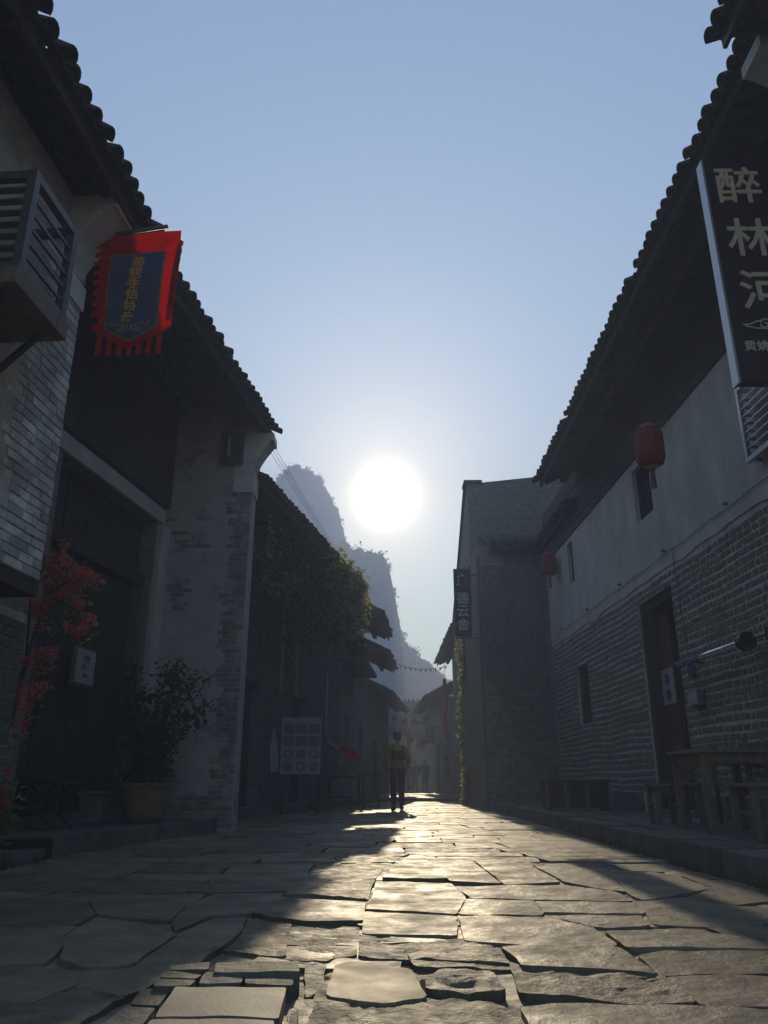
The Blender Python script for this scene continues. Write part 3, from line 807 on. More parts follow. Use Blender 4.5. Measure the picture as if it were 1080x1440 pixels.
M['brick_wing'] = mat('shade_toned_grey_brick', (.27, .24, .225), (.17, .15, .14), rough=.9, scale=8, bump=.6, bscale=40, obj_rand=.3, spec=.15, c3=(.37, .33, .31), c3_scale=2.2, c3_lo=.5, c3_hi=.6)  # gable brick colour lowered to carry the shade on that wall
fw = Frame((-3.45, 11.35), 90, 1)
mb = MB()
mb.prism([fw.p(a, 0, b) for a, b in [(0, -.1), (1.37, -.1), (1.37, 5.3), (1.44, 5.62), (1.6, 5.88), (1.62, 5.98), (0, 6.72)]], (0, .36, 0))
mb.build('gable_wall', M['limewash'], h2)
def peeled(u, z):   # where limewash still covers the bricks
    n_ = noise.noise(Vector((u * 1.9, z * 1.6, 7.7))) + .5 * noise.noise(Vector((u * 6, z * 7, 2)))
    return u < 1.05 and n_ > -.46 and z > .5
brickwork(fw, h2, .02, 1.36, .0, .05, 5.28, .25, .07, M['brick_wing'], limit=300, proud=.009, cover=peeled)
f2c = Frame((-2.08, 11.35), 0, 1)
corbel(f2c, -.02, .36, .0, .26, 5.3, 5.98, M['white'], h2)
fbox(f2c, 'plaster_panel', M['white'], h2, -.03, .36, -.3, .025, 4.95, 5.29)
window(fw, h2, .84, 1.2, .17, 5.42, 5.95, M['wood_dark'], 1)
fbox(fw, 'window_strip', M['white'], h2, .95, .985, .05, .07, 5.55, 5.88)
roof(f2, h2, -5.3, 1.02, 1.53, 6.1, 6.5, .52, rafter_run=1.6)

# ---- left: vine-grown houses further down
f3 = Frame((-2.4, 17.5), 11, 1)
h3 = thing('shop_house', (-3.6, 17.2, -.1), 'dark old house draped in leafy vine beside the menu board', 'house')
ops3 = [(-2.3, -.9, .16, 2.6), (1.2, 2.6, .16, 2.6)]
mb = MB(); wall_cells(mb, f3, -5.7, 4.7, -.4, 0, -.1, 6.1, ops3); mb.build('wall', M['mortar_dark'], h3)
mb = MB(); f3.box(mb, -5.6, 4.6, -5, -.95, -.1, 7.6); mb.build('body', M['mortar_dark'], h3)
for o_ in ops3:
    d_ = fbox(f3, 'door', M['wood_red'], h3, o_[0] + .01, o_[1] - .01, -.3, -.24, .17, 2.59)
    for k in range(4):
        a = o_[0] + .03 + k * .335
        fbox(f3, 'door_plank', M['wood_red'], d_, a, a + .32, -.24, -.215, .2, 2.55)
brickwork(f3, h3, -5.6, 4.6, .0, .05, 5.9, .28, .085, M['brick_dark'], ops3, limit=180, proud=.012)
for uu in (-.1, 1.0):
    mb = MB(); mb.tube([f3.p(uu, .12, 2.5), f3.p(uu, .12, 5.7)], .05, 8); mb.build('drainpipe', M['paper'], h3, smooth=True)
roof(f3, h3, -5.6, 2.35, 1.47, 5.33, 5.0, .5, rafter_run=1.5, ragged=.06)
roof(f3, h3, 2.4, 4.75, 1.1, 5.3, 4.5, .5, rafter_run=1.2, ragged=.08)
for uu in (-4.9, 4.3):
    mb = MB(); mb.bar(f3.p(uu, .0, 4.4), f3.p(uu, 1.3, 5.3), .1); mb.build('eave_brace', M['wood_dark'], h3)

f4 = Frame((-1.25, 22.6), 4.2, 1)
h4 = thing('narrow_house', (-2.2, 25.5, -.1), 'narrow shadowed house with jutting eaves at the narrow end of the row', 'house')
mb = MB(); wall_cells(mb, f4, -.2, 8.6, -.4, 0, -.1, 5.6, [(1.2, 2.6, .16, 2.5), (5, 6.4, .16, 2.5)]); mb.build('wall', M['mortar_dark'], h4)
mb = MB(); f4.box(mb, 0, 8.6, -4, -.9, -.1, 7); mb.build('body', M['mortar_dark'], h4)
for a in (1.2, 5):
    fbox(f4, 'door', M['wood_dark'], h4, a + .01, a + 1.39, -.3, -.2, .16, 2.49)
roof(f4, h4, .0, 4.1, 1.15, 5.35, 4, .45, rafter_run=1.2, ragged=.1)
roof(f4, h4, 4.15, 8.7, 1.05, 4.85, 4, .45, rafter_run=1.2, ragged=.1)
fbox(f4, 'balcony_floor', M['wood_dark'], h4, .4, 3.6, 0, .75, 3.9, 4.02)
fbox(f4, 'balcony_floor', M['wood_dark'], h4, .9, 3.2, 0, .6, 4.6, 4.7)

f5 = Frame((-.7, 31.6), 6, 1)
h5 = thing('end_house', (-1.6, 35, -.1), 'low dim house at the far bend before the red lanterns', 'house')
mb = MB(); f5.box(mb, 0, 9, -4, 0, -.1, 4.3); mb.build('wall', M['mortar_dark'], h5)
fbox(f5, 'door', M['wood_dark'], h5, 2, 3.3, 0, .05, .1, 2.3)
roof(f5, h5, -.1, 9.1, .95, 4.0, 4, .45, rafter_run=1.2)

# ---- right: long brick and plaster house
fr_ = Frame((4.22, 13.07), -1.5, -1)
hr = thing('long_house', (5.5, 11.5, -.1), 'long house with brown brick below plaster behind the wooden tables', 'house')
door_r = (-1.9, -.42, .19, 3.42)
ops = [door_r, (2.75, 3.62, 1.76, 2.95), (-1.72, -.88, 4.7, 5.62), (3.1, 3.5, 4.75, 5.65)]
mb = MB(); wall_cells(mb, fr_, -9.2, 5.55, -.4, 0, -.1, 3.72, ops); mb.build('lower_wall', M['mortar'], hr)
mb = MB(); wall_cells(mb, fr_, -9.2, 5.55, -.42, .016, 3.722, 7.05, ops); mb.build('plaster_wall', M['plaster'], hr)
mb = MB(); fr_.box(mb, -9, 5.5, -6, -.95, -.1, 8.8); mb.build('body', M['mortar_dark'], hr)
mb = MB(); nseg = 150
low = [3.70 - .16 * max(0, noise.noise(Vector((k * .11, 2, 0))) + .35 * noise.noise(Vector((k * .5, 5, 0)))) for k in range(nseg + 1)]
for k in range(nseg):     # flaking lower edge of the plaster coat
    a, b = -9.2 + 14.7 * k / nseg, -9.2 + 14.7 * (k + 1) / nseg
    mb.hexa([fr_.p(a, 0, low[k]), fr_.p(b, 0, low[k + 1]), fr_.p(b, .018, low[k + 1]), fr_.p(a, .018, low[k]), fr_.p(a, 0, 3.722), fr_.p(b, 0, 3.722), fr_.p(b, .018, 3.722), fr_.p(a, .018, 3.722)])
mb.build('plaster_edge', M['plaster'], hr)
brickwork(fr_, hr, -7.2, 5.5, .0, .5, 3.68, .20, .104, M['brick_mud'], ops, limit=300, proud=.009, jit=.011, gap=.034, wave=.035)
for k in range(12):
    a = -7.2 + k * 1.06
    if a + 1.05 > door_r[0] and a < door_r[1]: continue
    fbox(fr_, 'plinth_stone', M['kerb'], hr, a + .01, a + 1.04, .0, .05 + random.uniform(0, .02), .12, .49, .015)
# door: frame, one closed leaf, one leaf ajar
fbox(fr_, 'door_frame', M['wood_dark'], hr, -1.9, -1.78, -.34, -.04, .19, 3.42)
fbox(fr_, 'door_frame', M['wood_dark'], hr, -.54, -.42, -.34, -.04, .19, 3.42)
fbox(fr_, 'door_frame', M['wood_dark'], hr, -1.78, -.54, -.34, -.06, 3.28, 3.42)
d_ = fbox(fr_, 'door', M['wood_red'], hr, -1.1, -.55, -.3, -.24, .2, 3.27)
for k in range(3): fbox(fr_, 'door_plank', M['wood_red'], d_, -1.09 + k * .18, -.925 + k * .18, -.24, -.222, .22, 3.25)
d_ = fbox(fr_, 'door', M['wood_dark'], hr, -1.77, -1.12, -.37, -.31, .2, 3.27)
fbox(fr_, 'door_sill', M['kerb'], hr, -1.95, -.38, -.3, .08, .12, .26, .015)
for o_ in ops[1:]: window(fr_, hr, *o_[:2], 0, *o_[2:], M['wood_dark'], 2)
for k in range(7):  # dark boards across the wall top below the eave
    zz = 5.78 + k * .18
    fbox(fr_, 'wall_top_board', M['wood_dark'], hr, -9.1, 5.5, .017, .045 + .012 * (k % 2), zz, zz + .172)
mb = MB()
pts = [fr_.p(-9 + 14 * k / 60, .035, 3.9 - .025 * abs(math.sin(k * .52))) for k in range(61)]
mb.tube(pts, .005, 6)
mb.tube([fr_.p(-2.2, .035, 3.92), fr_.p(-2.22, .035, 3.2), fr_.p(-2.3, .04, 2.3), fr_.p(-2.45, .05, 1.85)], .005, 6)
mb.build('wall_cable', M['black'], hr)
for k in range(7):
    c = fr_.p(-8.2 + k * 2.1, .016, 3.94); mb = MB(); mb.bar(c, c + fr_.w * .06, .03); mb.build('cable_bracket', M['iron'], hr)
for uu in (-1.0, -1.2):
    c = fr_.p(uu, -.2 if uu > -1.1 else -.3, 1.35); mb = MB()
    mb.tube([c + fr_.u * .045 * math.cos(a * .5) + Vector((0, 0, .045 * math.sin(a * .5))) for a in range(14)], .008, 6); mb.build('door_ring', M['black'], hr)
fre = Frame((3.3, 13.0), .7, -1)
roof(fre, hr, -8.2, 2.35, 0, 6.7, 6.0, .5, rafter_step=.26, rafter_run=1.7, ragged=.03)
fre2 = Frame((3.95, 15.5), -1.5, -1)
roof(fre2, hr, .0, 3.2, 0, 6.25, 4, .45, rafter_run=1.0)

# ---- right, nearest: only the corner of its roof shows
f0 = Frame((2.8, 4.75), 1, -1)
h0 = thing('corner_house', (4.8, 2.6, -.1), 'house with mossy tiled roof corner and white corbel above the hanging sign', 'house')
mb = MB(); f0.box(mb, -5, .35, -5, -1.55, -.1, 7.7); mb.build('wall', M['plaster'], h0)
roof(f0, h0, -5, .0, .0, 6.5, 4.5, .45, rafter_run=1.5)
corbel(f0, .05, .4, -1.0, -.4, 5.95, 6.62, M['white'], h0)
fbox(f0, 'corbel_wall', M['white'], h0, .05, .4, -1.56, -1.0, .0, 6.9)

# ---- right: tall brick gable beyond, hung with the black sign
fg = Frame((2.4, 19.3), 90, 1)
h2r = thing('tall_house', (4.3, 22.5, -.1), 'tall grey brick house with a sloping gable beyond the long house', 'house')
mb = MB(); fg.box(mb, 0, 3.2, -.4, 0, -.1, 6.5); mb.build('front_wall', M['mortar_dark'], h2r)
fbox(fg, 'brick_pier', M['mortar_dark'], h2r, .06, .66, .0, .24, -.1, 5.95)
fp = Frame((2.4, 19.06), 90, 1)
brickwork(fp, h2r, .07, .65, .0, .05, 5.9, .24, .075, M['brick_dark'], limit=110, proud=.014)
brickwork(fg, h2r, .68, 1.72, .0, .05, 6.3, .24, .075, M['brick_dark'], limit=190, proud=.014)
mb = MB()
prof = [(19.7, -.1), (26.4, -.1), (26.4, 5.45), (21.25, 8.75), (20.65, 8.75), (20.65, 6.5), (19.7, 6.5)]
mb.prism([(2.4, a, b) for a, b in prof], (.4, 0, 0)); mb.build('gable_wall', M['mortar_dark'], h2r)
mb = MB(); mb.prism([(2.8, 20.65, 6.4), (7, 20.65, 6.4), (7, 20.65, 9.25), (2.8, 20.65, 8.78)], (0, .5, 0)); mb.build('tower_wall', M['brick_dark'], h2r)
ft = Frame((2.4, 20.65), 90, 1)
brickwork(ft, h2r, .02, 2.9, .0, 6.9, 8.7, .24, .075, M['brick_dark'], limit=0, proud=.014)
mb = MB(); mb.box(2.8, 7, 21.2, 26, -.1, 5.3); mb.build('body', M['mortar_dark'], h2r)
# coping along the gable's sloping edge and the ridge
for k in range(22):
    t = k / 21
    yy = 21.1 + (26.5 - 21.1) * t; zz = 8.84 - (8.84 - 5.4) * t
    a = math.atan2(-3.3, 5.15)
    link('verge_tile', ME_COVER, h2r, (2.44, yy, zz), Matrix.Rotation(math.pi / 2, 3, 'Z') @ Matrix.Rotation(a, 3, 'X') @ Matrix.Rotation(math.pi / 2, 3, 'Z'))
mb = MB(); mb.hexa([(2.33, 21.1, 8.79), (7, 21.1, 9.29), (7, 26.6, 5.9), (2.33, 26.6, 5.36), (2.33, 21.1, 8.86), (7, 21.1, 9.36), (7, 26.6, 5.97), (2.33, 26.6, 5.43)])
mb.build('roof', M['tile'], h2r)
fbox(ft, 'coping', M['tile'], h2r, -.1, .42, -.5, .06, 8.752, 8.84)
fl = Frame((2.75, 18.85), 90, 1)
roof(fl, h2r, .0, 1.55, .0, 6.35, 1.9, .38, rafter_run=.9)
mb = MB(); mb.tube([(2.44, 19.22, .02), (2.44, 19.22, 6.2)], .03, 8); mb.build('conduit', M['iron'], h2r)
fs_ = Frame((2.4, 19.7), 0, -1)
for a, b, zz in ((1.0, 2.0, 5.2), (3.2, 4.2, 3.6)):
    mb = MB(); fs_.box(mb, a, b, 0, .05, zz, zz + 1.1); mb.build('shutter', M['wood_dark'], h2r)

# ---- right, far: row with hanging lanterns
f6 = Frame((3.2, 27.4), 0, -1)
h6 = thing('lantern_house', (4.2, 33, -.1), 'far house whose eave is hung with a string of pink-red lanterns', 'house')
mb = MB(); wall_cells(mb, f6, -.4, 9, -.4, 0, -.1, 6.2, [(2, 3.4, .1, 2.5)]); mb.build('wall', M['mortar_dark'], h6)
mb = MB(); f6.box(mb, -.3, 9, -4, -.9, -.1, 7.5); mb.build('body', M['mortar_dark'], h6)
fbox(f6, 'door', M['wood_red'], h6, 2.01, 3.39, -.3, -.2, .1, 2.49)
roof(f6, h6, -.3, 9.1, .72, 5.85, 4, .5, rafter_run=1.2)
f7 = Frame((2.75, 36.8), -2, -1)
h7 = thing('far_shop', (3.8, 41, -.1), 'far shadowed shop with rounded eave corner beyond the lantern string', 'house')
mb = MB(); f7.box(mb, 0, 10, -4, 0, -.1, 4.4); mb.build('wall', M['mortar_dark'], h7)
fbox(f7, 'door', M['wood_dark'], h7, 2, 3.4, 0, .05, .1, 2.4)
roof(f7, h7, -.1, 10, .75, 4.35, 4, .5, rafter_run=1.2)

# ---- the house that closes the street
f8 = Frame((-3.5, 52), 90, 1)
h8 = thing('closing_house', (1.5, 54, -.1), 'pale house with tiled roof closing the street behind the red lanterns', 'house')
mb = MB(); wall_cells(mb, f8, 0, 12, -.3, 0, -.1, 4.3, [(3.9, 4.8, .1, 2.3), (5.6, 6.6, 2.6, 3.6)]); mb.build('wall', M['far_wall'], h8)
fbox(f8, 'door', M['wood_dark'], h8, 3.91, 4.79, -.2, -.1, .1, 2.29)
window(f8, h8, 5.6, 6.6, 0, 2.6, 3.6, M['wood_dark'], 2)
roof(f8, h8, -.2, 12.2, .8, 4.25, 4, .42, rafter_step=.6, rafter_run=1.2, spacing=.3)
f9 = Frame((-1.5, 47), 60, 1)
h9 = thing('side_porch', (-.3, 48, -.1), 'small tiled porch roof on posts by the red lanterns', 'porch')
for a in (.2, 3.2):
    fbox(f9, 'post', M['wood_dark'], h9, a, a + .15, .2, .35, -.1, 3.4)
roof(f9, h9, 0, 3.6, .9, 3.3, 1.6, .5, rafter_step=.5, rafter_run=1.2, spacing=.3)

# ------------------------------------------------------------------ mountains
def karst(name, outline, y0, depth, base_w, seed):
    """limestone tower: a ridge profile (x, z) swept through its depth, narrowing front and back"""
    S = .4
    prof = [(a * S, b * S) for a, b in outline]; y0 *= S; depth *= S
    nx, ny = 110, 44
    xs0, xs1 = prof[0][0], prof[-1][0]
    def hgt(x):
        for (a, za), (b, zb) in zip(prof, prof[1:]):
            if x <= b: return za + (zb - za) * (x - a) / (b - a)
        return prof[-1][1]
    mb = MB(); vs = []
    for j in range(ny + 1):
        t = j / ny * 2 - 1
        for i in range(nx + 1):
            x = xs0 + (xs1 - xs0) * i / nx
            k = max(0.0, 1 - abs(t) ** 2.6) ** .42
            h = hgt(x) * k
            q = Vector((x * .05, (t * depth) * .05, seed * S)) / S
            h += S * (noise.noise(q * 1.3) * 5 + noise.noise(q * 4) * 3 + noise.noise(q * 11) * 1.6) * min(1, h / 12)
            vs.append((x + noise.noise(q * 3 + Vector((0, 0, h * .12))) * 1.2, y0 + t * depth + noise.noise(q * 2.2 + Vector((5, h * .1, 0))) * 2.4, max(h, -.8)))
    fs = [(j * (nx + 1) + i, j * (nx + 1) + i + 1, (j + 1) * (nx + 1) + i + 1, (j + 1) * (nx + 1) + i) for j in range(ny) for i in range(nx)]
    mb.add(vs, fs)
    o = mb.build(name, M['rock'], kind='structure')
    sb = MB()
    for _ in range(1500):
        k = random.randrange(len(vs)); v = Vector(vs[k])
        if v.z < 6 or abs(v.x) > 38: continue
        s = random.uniform(.2, .8)
        leaves(sb, v + Vector((0, 0, s * .5)), (s, s, s * .9), 9, .6)
    sb.build('scrub', M['tree_leaf'], o, kind='stuff')
    return o
karst('peak_high', [(-150, 0), (-120, 40), (-100, 70), (-80, 120), (-67, 150), (-61, 170), (-52, 178), (-44, 175), (-37, 168), (-30, 154), (-24, 140), (-20, 118), (-12, 60), (0, 0)], 420, 30, 0, 1.3)
karst('peak_shoulder', [(-90, 0), (-60, 70), (-35, 100), (-18, 106), (-6, 100), (1, 97), (3, 88), (4.5, 76), (6.5, 64), (11, 56), (18, 51), (25, 43), (38, 34), (60, 26), (90, 16), (120, 0)], 340, 26, 0, 5.1)
M['letter_red'] = mat('banner_letter_red', (.72, .34, .05), (.62, .28, .04), rough=.8, scale=10)
# ------------------------------------------------------------------ things on the left
# steel louvred cage on the brick house
fc = Frame((-2.28, 4.1), 4, 1)
cg = thing('equipment_cage', (-2.5, 4.2, 3.6), 'grey steel cage of slats bolted to the near brick wall beside the red banner', 'metal cage')
fbox(fc, 'floor_slab', M['wood'], cg, -.1, .58, -.47, .02, 3.56, 3.69, .006)
for a in (-.06, .5):
    for b in (-.41, 0):
        fbox(fc, 'corner_post', M['iron'], cg, a, a + .06, b - .06, b, 3.69, 4.47)
for zz in (3.69, 4.41):
    fbox(fc, 'rail', M['iron'], cg, .0, .5, -.058, -.002, zz + .001, zz + .06)
    fbox(fc, 'rail', M['iron'], cg, .505, .555, -.41, -.06, zz + .001, zz + .06)
    fbox(fc, 'rail', M['iron'], cg, -.055, -.005, -.41, -.06, zz + .001, zz + .06)
for k in range(5):
    zz = 3.83 + k * .11
    fbox(fc, 'bar', M['iron'], cg, .0, .5, -.035, -.015, zz, zz + .02)
for k in range(7):   # slats across the end that faces down the street
    zz = 3.77 + k * .092
    mb = MB(); p_ = fc.p
    mb.hexa([p_(-.06, -.44, zz), p_(-.06, -.06, zz), p_(-.03, -.06, zz - .02), p_(-.03, -.44, zz - .02), p_(-.06, -.44, zz + .012), p_(-.06, -.06, zz + .012), p_(-.03, -.06, zz - .008), p_(-.03, -.44, zz - .008)])
    mb.build('slat', M['iron'], cg)
mb = MB(); fc.box(mb, .06, .46, -.4, -.12, 3.7, 4.2); mb.build('condenser', M['paper'], cg, bevel=.012)
for a in (.0, .45):
    mb = MB(); mb.bar(fc.p(a, -.47, 3.15), fc.p(a, -.1, 3.54), .035); mb.bar(fc.p(a, -.45, 3.1), fc.p(a, -.45, 3.55), .04)
    mb.build('bracket', M['black'], cg)

# red pennant with dark panel on a pole
bn = thing('pennant_banner', (-2.6, 5.6, 5.18), 'red scallop-edged pennant with navy panel and gold lettering on a pole', 'banner')
mb = MB(); mb.tube([(-2.72, 5.62, 5.17), (-1.9, 5.55, 5.26)], .018, 8); mb.build('pole', M['iron'], bn, smooth=True)
YB = 5.56
def bpt(x, z, dy=0):   # cloth sags and bellies a little
    return Vector((x, YB + .022 * math.sin((x + 2.5) * 7) + .018 * math.sin(z * 5) + dy, z))
def cloth(name, poly, m, parent, dy, th=.004):
    bm = bmesh.new()
    f = bm.faces.new([bm.verts.new((p[0], 0, p[1])) for p in poly])
    bmesh.ops.triangulate(bm, faces=[f])
    for _ in range(2):
        bmesh.ops.subdivide_edges(bm, edges=[e for e in bm.edges if e.calc_length() > .07], cuts=1)
        bmesh.ops.triangulate(bm, faces=list(bm.faces))
    for v in bm.verts: v.co = bpt(v.co.x, v.co.z, dy)
    ex = bmesh.ops.extrude_face_region(bm, geom=list(bm.faces))
    for v in ex['geom']:
        if isinstance(v, bmesh.types.BMVert): v.co.y += th
    b = base(parent)
    for v in bm.verts: v.co -= b
    bmesh.ops.recalc_face_normals(bm, faces=bm.faces)
    me = bpy.data.meshes.new(name); bm.to_mesh(me); bm.free(); me.materials.append(m)
    o = link(name, me, parent); o.location = (0, 0, 0); return o
edge_l, edge_r = [], []
z = 5.1
for k in range(9):
    xl = -2.455 + k * .006; xr = -1.80 - k * .004
    edge_r += [(xr, z), (xr + .055, z - .005), (xr + .05, z - .055), (xr + .012, z - .035)]
    edge_l += [(xl, z), (xl - .055, z - .02), (xl - .05, z - .065), (xl - .01, z - .04)]
    z -= .1
body = [(-2.47, 5.2)] + [(-1.78, 5.22), (-1.775, 5.12)] + edge_r + [(-1.84, 4.2), (-2.13, 4.06), (-2.41, 4.2)] + edge_l[::-1] + [(-2.47, 5.12)]
cl = cloth('cloth', body, M['red'], bn, 0)
cloth('edging', [(-2.375, 4.985), (-1.88, 4.995), (-1.895, 4.235), (-2.13, 4.115), (-2.355, 4.235)], M['banner_olive'], bn, -.004, .0035)
cloth('panel', [(-2.355, 4.965), (-1.9, 4.975), (-1.915, 4.25), (-2.13, 4.14), (-2.335, 4.25)], M['banner_blue'], bn, -.008, .0035)
for k in range(7):
    x = -2.385 + k * .0855
    zt = 4.2 - max(0, .12 - abs(x + 2.13) * .42)
    cloth('tassel', [(x - .02, zt + .03), (x + .02, zt + .03), (x + .022, 4.0), (x, 3.985), (x - .022, 4.0)], M['red'], bn, .006)
for k, ch in enumerate('黄姚手信特产'):
    zc = 4.885 - k * .107; xc = -2.115 - k * .008
    for g_, dy_, mm in ((.98, -.0095, M['banner_olive']),):
        mb = MB(); ring = []
        for a in range(40):
            an = a / 40 * 2 * math.pi; rr = g_ * (1 + .09 * math.cos(7 * an + k))
            ring.append(bpt(xc, zc, dy_) + Vector((.074 * rr * math.cos(an), 0, .052 * rr * math.sin(an))))
        mb.prism(ring, (0, .002, 0)); mb.build('letter_outline', mm, bn)
    link('letter', text_mesh(ch, .118, .0012, .0016, M['letter_red'], 'letter'), bn, bpt(xc, zc, -.0135), FACE_CAM)
mb = MB()
for sx in (-1, 1):
    pts = [bpt(-2.14 + sx * (.02 + .035 * (1 - math.cos(t * .5)) + .05 * math.cos(t) * (1 - t / 9)), 4.235 + .04 * math.sin(t) * (1 - t / 9), -.012) for t in [q * .5 for q in range(15)]]
    mb.tube(pts, .006, 5)
    mb.tube([bpt(-2.14 + sx * a, b, -.012) for a, b in ((.05, 4.275), (.1, 4.285), (.14, 4.262), (.17, 4.27), (.175, 4.29), (.155, 4.295))], .005, 5)
mb.build('scroll_ornament', M['banner_gold'], bn)

# bougainvillea spilling over the base of the near house
bg_ = thing('bougainvillea', (-3.05, 6.75, .0), 'bougainvillea with pink-red blooms trailing down the near brick wall', 'flowering plant')
mb = MB()
mb.tube([(-3.25, 6.75, -.05), (-3.2, 6.7, .8), (-3.05, 6.6, 1.6), (-2.95, 6.6, 2.2), (-2.75, 6.6, 2.35)], [.03, .028, .022, .015, .008], 7)
mb.tube([(-3.05, 6.6, 1.6), (-3.1, 6.6, 2.3), (-2.95, 6.6, 2.55)], .012, 6)
mb.tube([(-2.95, 6.6, 2.2), (-2.65, 6.6, 2.05), (-2.6, 6.62, 1.8)], .009, 6)
mb.build('stem', M['stem'], bg_, smooth=True)
fl, lf = MB(), MB()
blobs = [(-2.92, 2.55, .13), (-3.02, 2.4, .16), (-2.85, 2.38, .17), (-2.7, 2.42, .12), (-2.58, 2.36, .1), (-2.95, 2.2, .17), (-2.78, 2.16, .16), (-2.66, 2.1, .15), (-2.6, 1.92, .1), (-2.98, 2.02, .14),
         (-3.02, 1.6, .12), (-2.95, 1.42, .12), (-3.05, 1.25, .11), (-2.93, 1.7, .1), (-3.08, 1.05, .1), (-3.1, .72, .11), (-3.05, .55, .1)]
for x, zz, r in blobs:
    for _ in range(5):
        c = Vector((x + random.uniform(-r, r) * .7, 6.6 + random.uniform(-.12, .12), zz + random.uniform(-r, r) * .7))
        leaves(fl, c, (.055, .055, .055), 40, .034)
    leaves(lf, (x, 6.64, zz - .04), (r * 1.2, .14, r * 1.2), 16, .07)
leaves(lf, (-3.1, 6.65, .45), (.14, .12, .3), 130, .09)
fl.build('blooms', M['bract'], bg_); lf.build('foliage', M['leaf'], bg_)

# folding table
ftb = thing('folding_table', (-3.65, 8.8, .18), 'small black folding table with crossed legs by the timber doorway', 'folding table')
mb = MB(); mb.box(-3.98, -3.34, 8.5, 9.05, .63, .655); mb.build('top', M['black'], ftb, bevel=.006)
for y_ in (8.54, 9.0):
    mb = MB(); mb.bar((-3.93, y_, .18), (-3.42, y_, .63), .025); mb.build('leg', M['black'], ftb)
    mb = MB(); mb.bar((-3.4, y_ + .03, .18), (-3.92, y_ + .03, .63), .025); mb.build('leg', M['black'], ftb)
mb = MB(); mb.bar((-3.9, 8.54, .21), (-3.9, 9.0, .21), .02); mb.bar((-3.44, 8.57, .21), (-3.44, 9.03, .21), .02); mb.build('stretcher', M['black'], ftb)

# potted shrub
ps = thing('potted_shrub', (-3.0, 10.3, .18), 'leafy shrub in a big brown clay pot before the peeling gable wall', 'potted plant')
mb = MB(); mb.lathe((-3.0, 10.3, .18), [(.2, 0), (.235, .12), (.275, .33), (.285, .41), (.3, .42), (.3, .455), (.27, .455), (.25, .4), (.05, .39)], 24); mb.build('pot', M['clay'], ps, smooth=True)
mb = MB(); mb.lathe((-3.0, 10.3, .57), [(.255, 0), (.2, .03), (.02, .05)], 18); mb.build('soil', M['soil'], ps)
st, lf = MB(), MB()
for k in range(11):
    a = k * 2.4; L = random.uniform(.7, 1.5); sp = random.uniform(.2, .75)
    p0 = Vector((-3.0 + .06 * math.cos(a), 10.3 + .06 * math.sin(a), .6))
    p1 = p0 + Vector((sp * .3 * math.cos(a), sp * .25 * math.sin(a), L * .5)); p2 = p0 + Vector((sp * math.cos(a), min(.5, sp * .6) * math.sin(a), L))
    st.tube([p0, p1, p2], [.014, .01, .005], 6)
    for t in range(9):
        q = p0.lerp(p1, t / 4) if t < 5 else p1.lerp(p2, (t - 4) / 4)
        leaves(lf, q, (.17, .15, .11), 24, random.uniform(.07, .13), droop=.3)
leaves(lf, (-3.0, 10.25, .72), (.34, .28, .16), 190, .1)
st.build('stem', M['stem'], ps, smooth=True); lf.build('foliage', M['leaf_dark'], ps)
# small box on the pavement beside it
cr = thing('stone_trough', (-3.48, 9.9, .18), 'low grey stone trough beside the big clay pot', 'trough')
mb = MB(); mb.box(-3.62, -3.36, 9.75, 10.05, .18, .5); mb.build('basin', M['kerb'], cr, bevel=.012)
mb = MB(); mb.box(-3.645, -3.335, 9.725, 10.075, .501, .54); mb.build('rim', M['kerb'], cr, bevel=.01)

# plaque on the stone jamb
pq = thing('wall_plaque', (-3.42, 9.6, 1.98), 'pale upright plaque with dark lettering hung on the timber doorway', 'plaque')
fq = Frame((-3.3, 10.8), 8.5, 1)
fbox(fq, 'board', M['paper'], pq, -1.42, -.98, -.26, -.225, 1.78, 2.2, .01)
fbox(fq, 'frame', M['wood'], pq, -1.45, -.95, -.285, -.262, 1.75, 2.23)
rq = Matrix((fq.u, Vector((0, 0, 1)), fq.w)).transposed()
for k, zz in enumerate((2.09, 1.99, 1.89)):
    mb = MB()
    for _ in range(4):
        a, b = random.uniform(-.07, .07), random.uniform(-.035, .035)
        if random.random() < .5: fq.box(mb, -1.2 + a * .4 - .06, -1.2 + a * .4 + .06, -.224, -.221, zz + b - .007, zz + b + .007)
        else: fq.box(mb, -1.2 + a - .008, -1.2 + a + .008, -.2235, -.2205, zz - .04, zz + .04)
    mb.build('mark', M['dark_print'], pq)

# vine over the shop house
vn = thing('climbing_vine', (-2.0, 16.5, 0), 'dense climbing vine with sunlit and dry leaves hanging from the eave', 'vine')
st, lf = MB(), MB()
for k in range(14):
    u = -4.6 + k * .55
    st.tube([f3.p(u, .3, 5.2), f3.p(u + .2, .9, 4.9), f3.p(u + .1, 1.1, 4.2 - random.uniform(0, .8))], .012, 5)
st.build('stem', M['stem'], vn)
def strand(u, w_, z0, z1, dens, big, mi):
    z = z0; uu = u
    while z > z1:
        uu += random.uniform(-.05, .05)
        leaves(lf, f3.p(uu, w_ + random.uniform(-.06, .06), z), (.10 * big, .09 * big, .07), dens, random.uniform(.07, .15), mi=mi, droop=.5)
        z -= random.uniform(.08, .16)
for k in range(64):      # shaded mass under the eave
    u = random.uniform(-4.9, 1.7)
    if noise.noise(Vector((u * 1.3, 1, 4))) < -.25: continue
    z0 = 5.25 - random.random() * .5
    strand(u, random.uniform(.25, 1.35), z0, z0 - abs(random.gauss(.7, .5)) - .15, 7, 1.5, ((0, 1, 2), (6, 5, 1)))
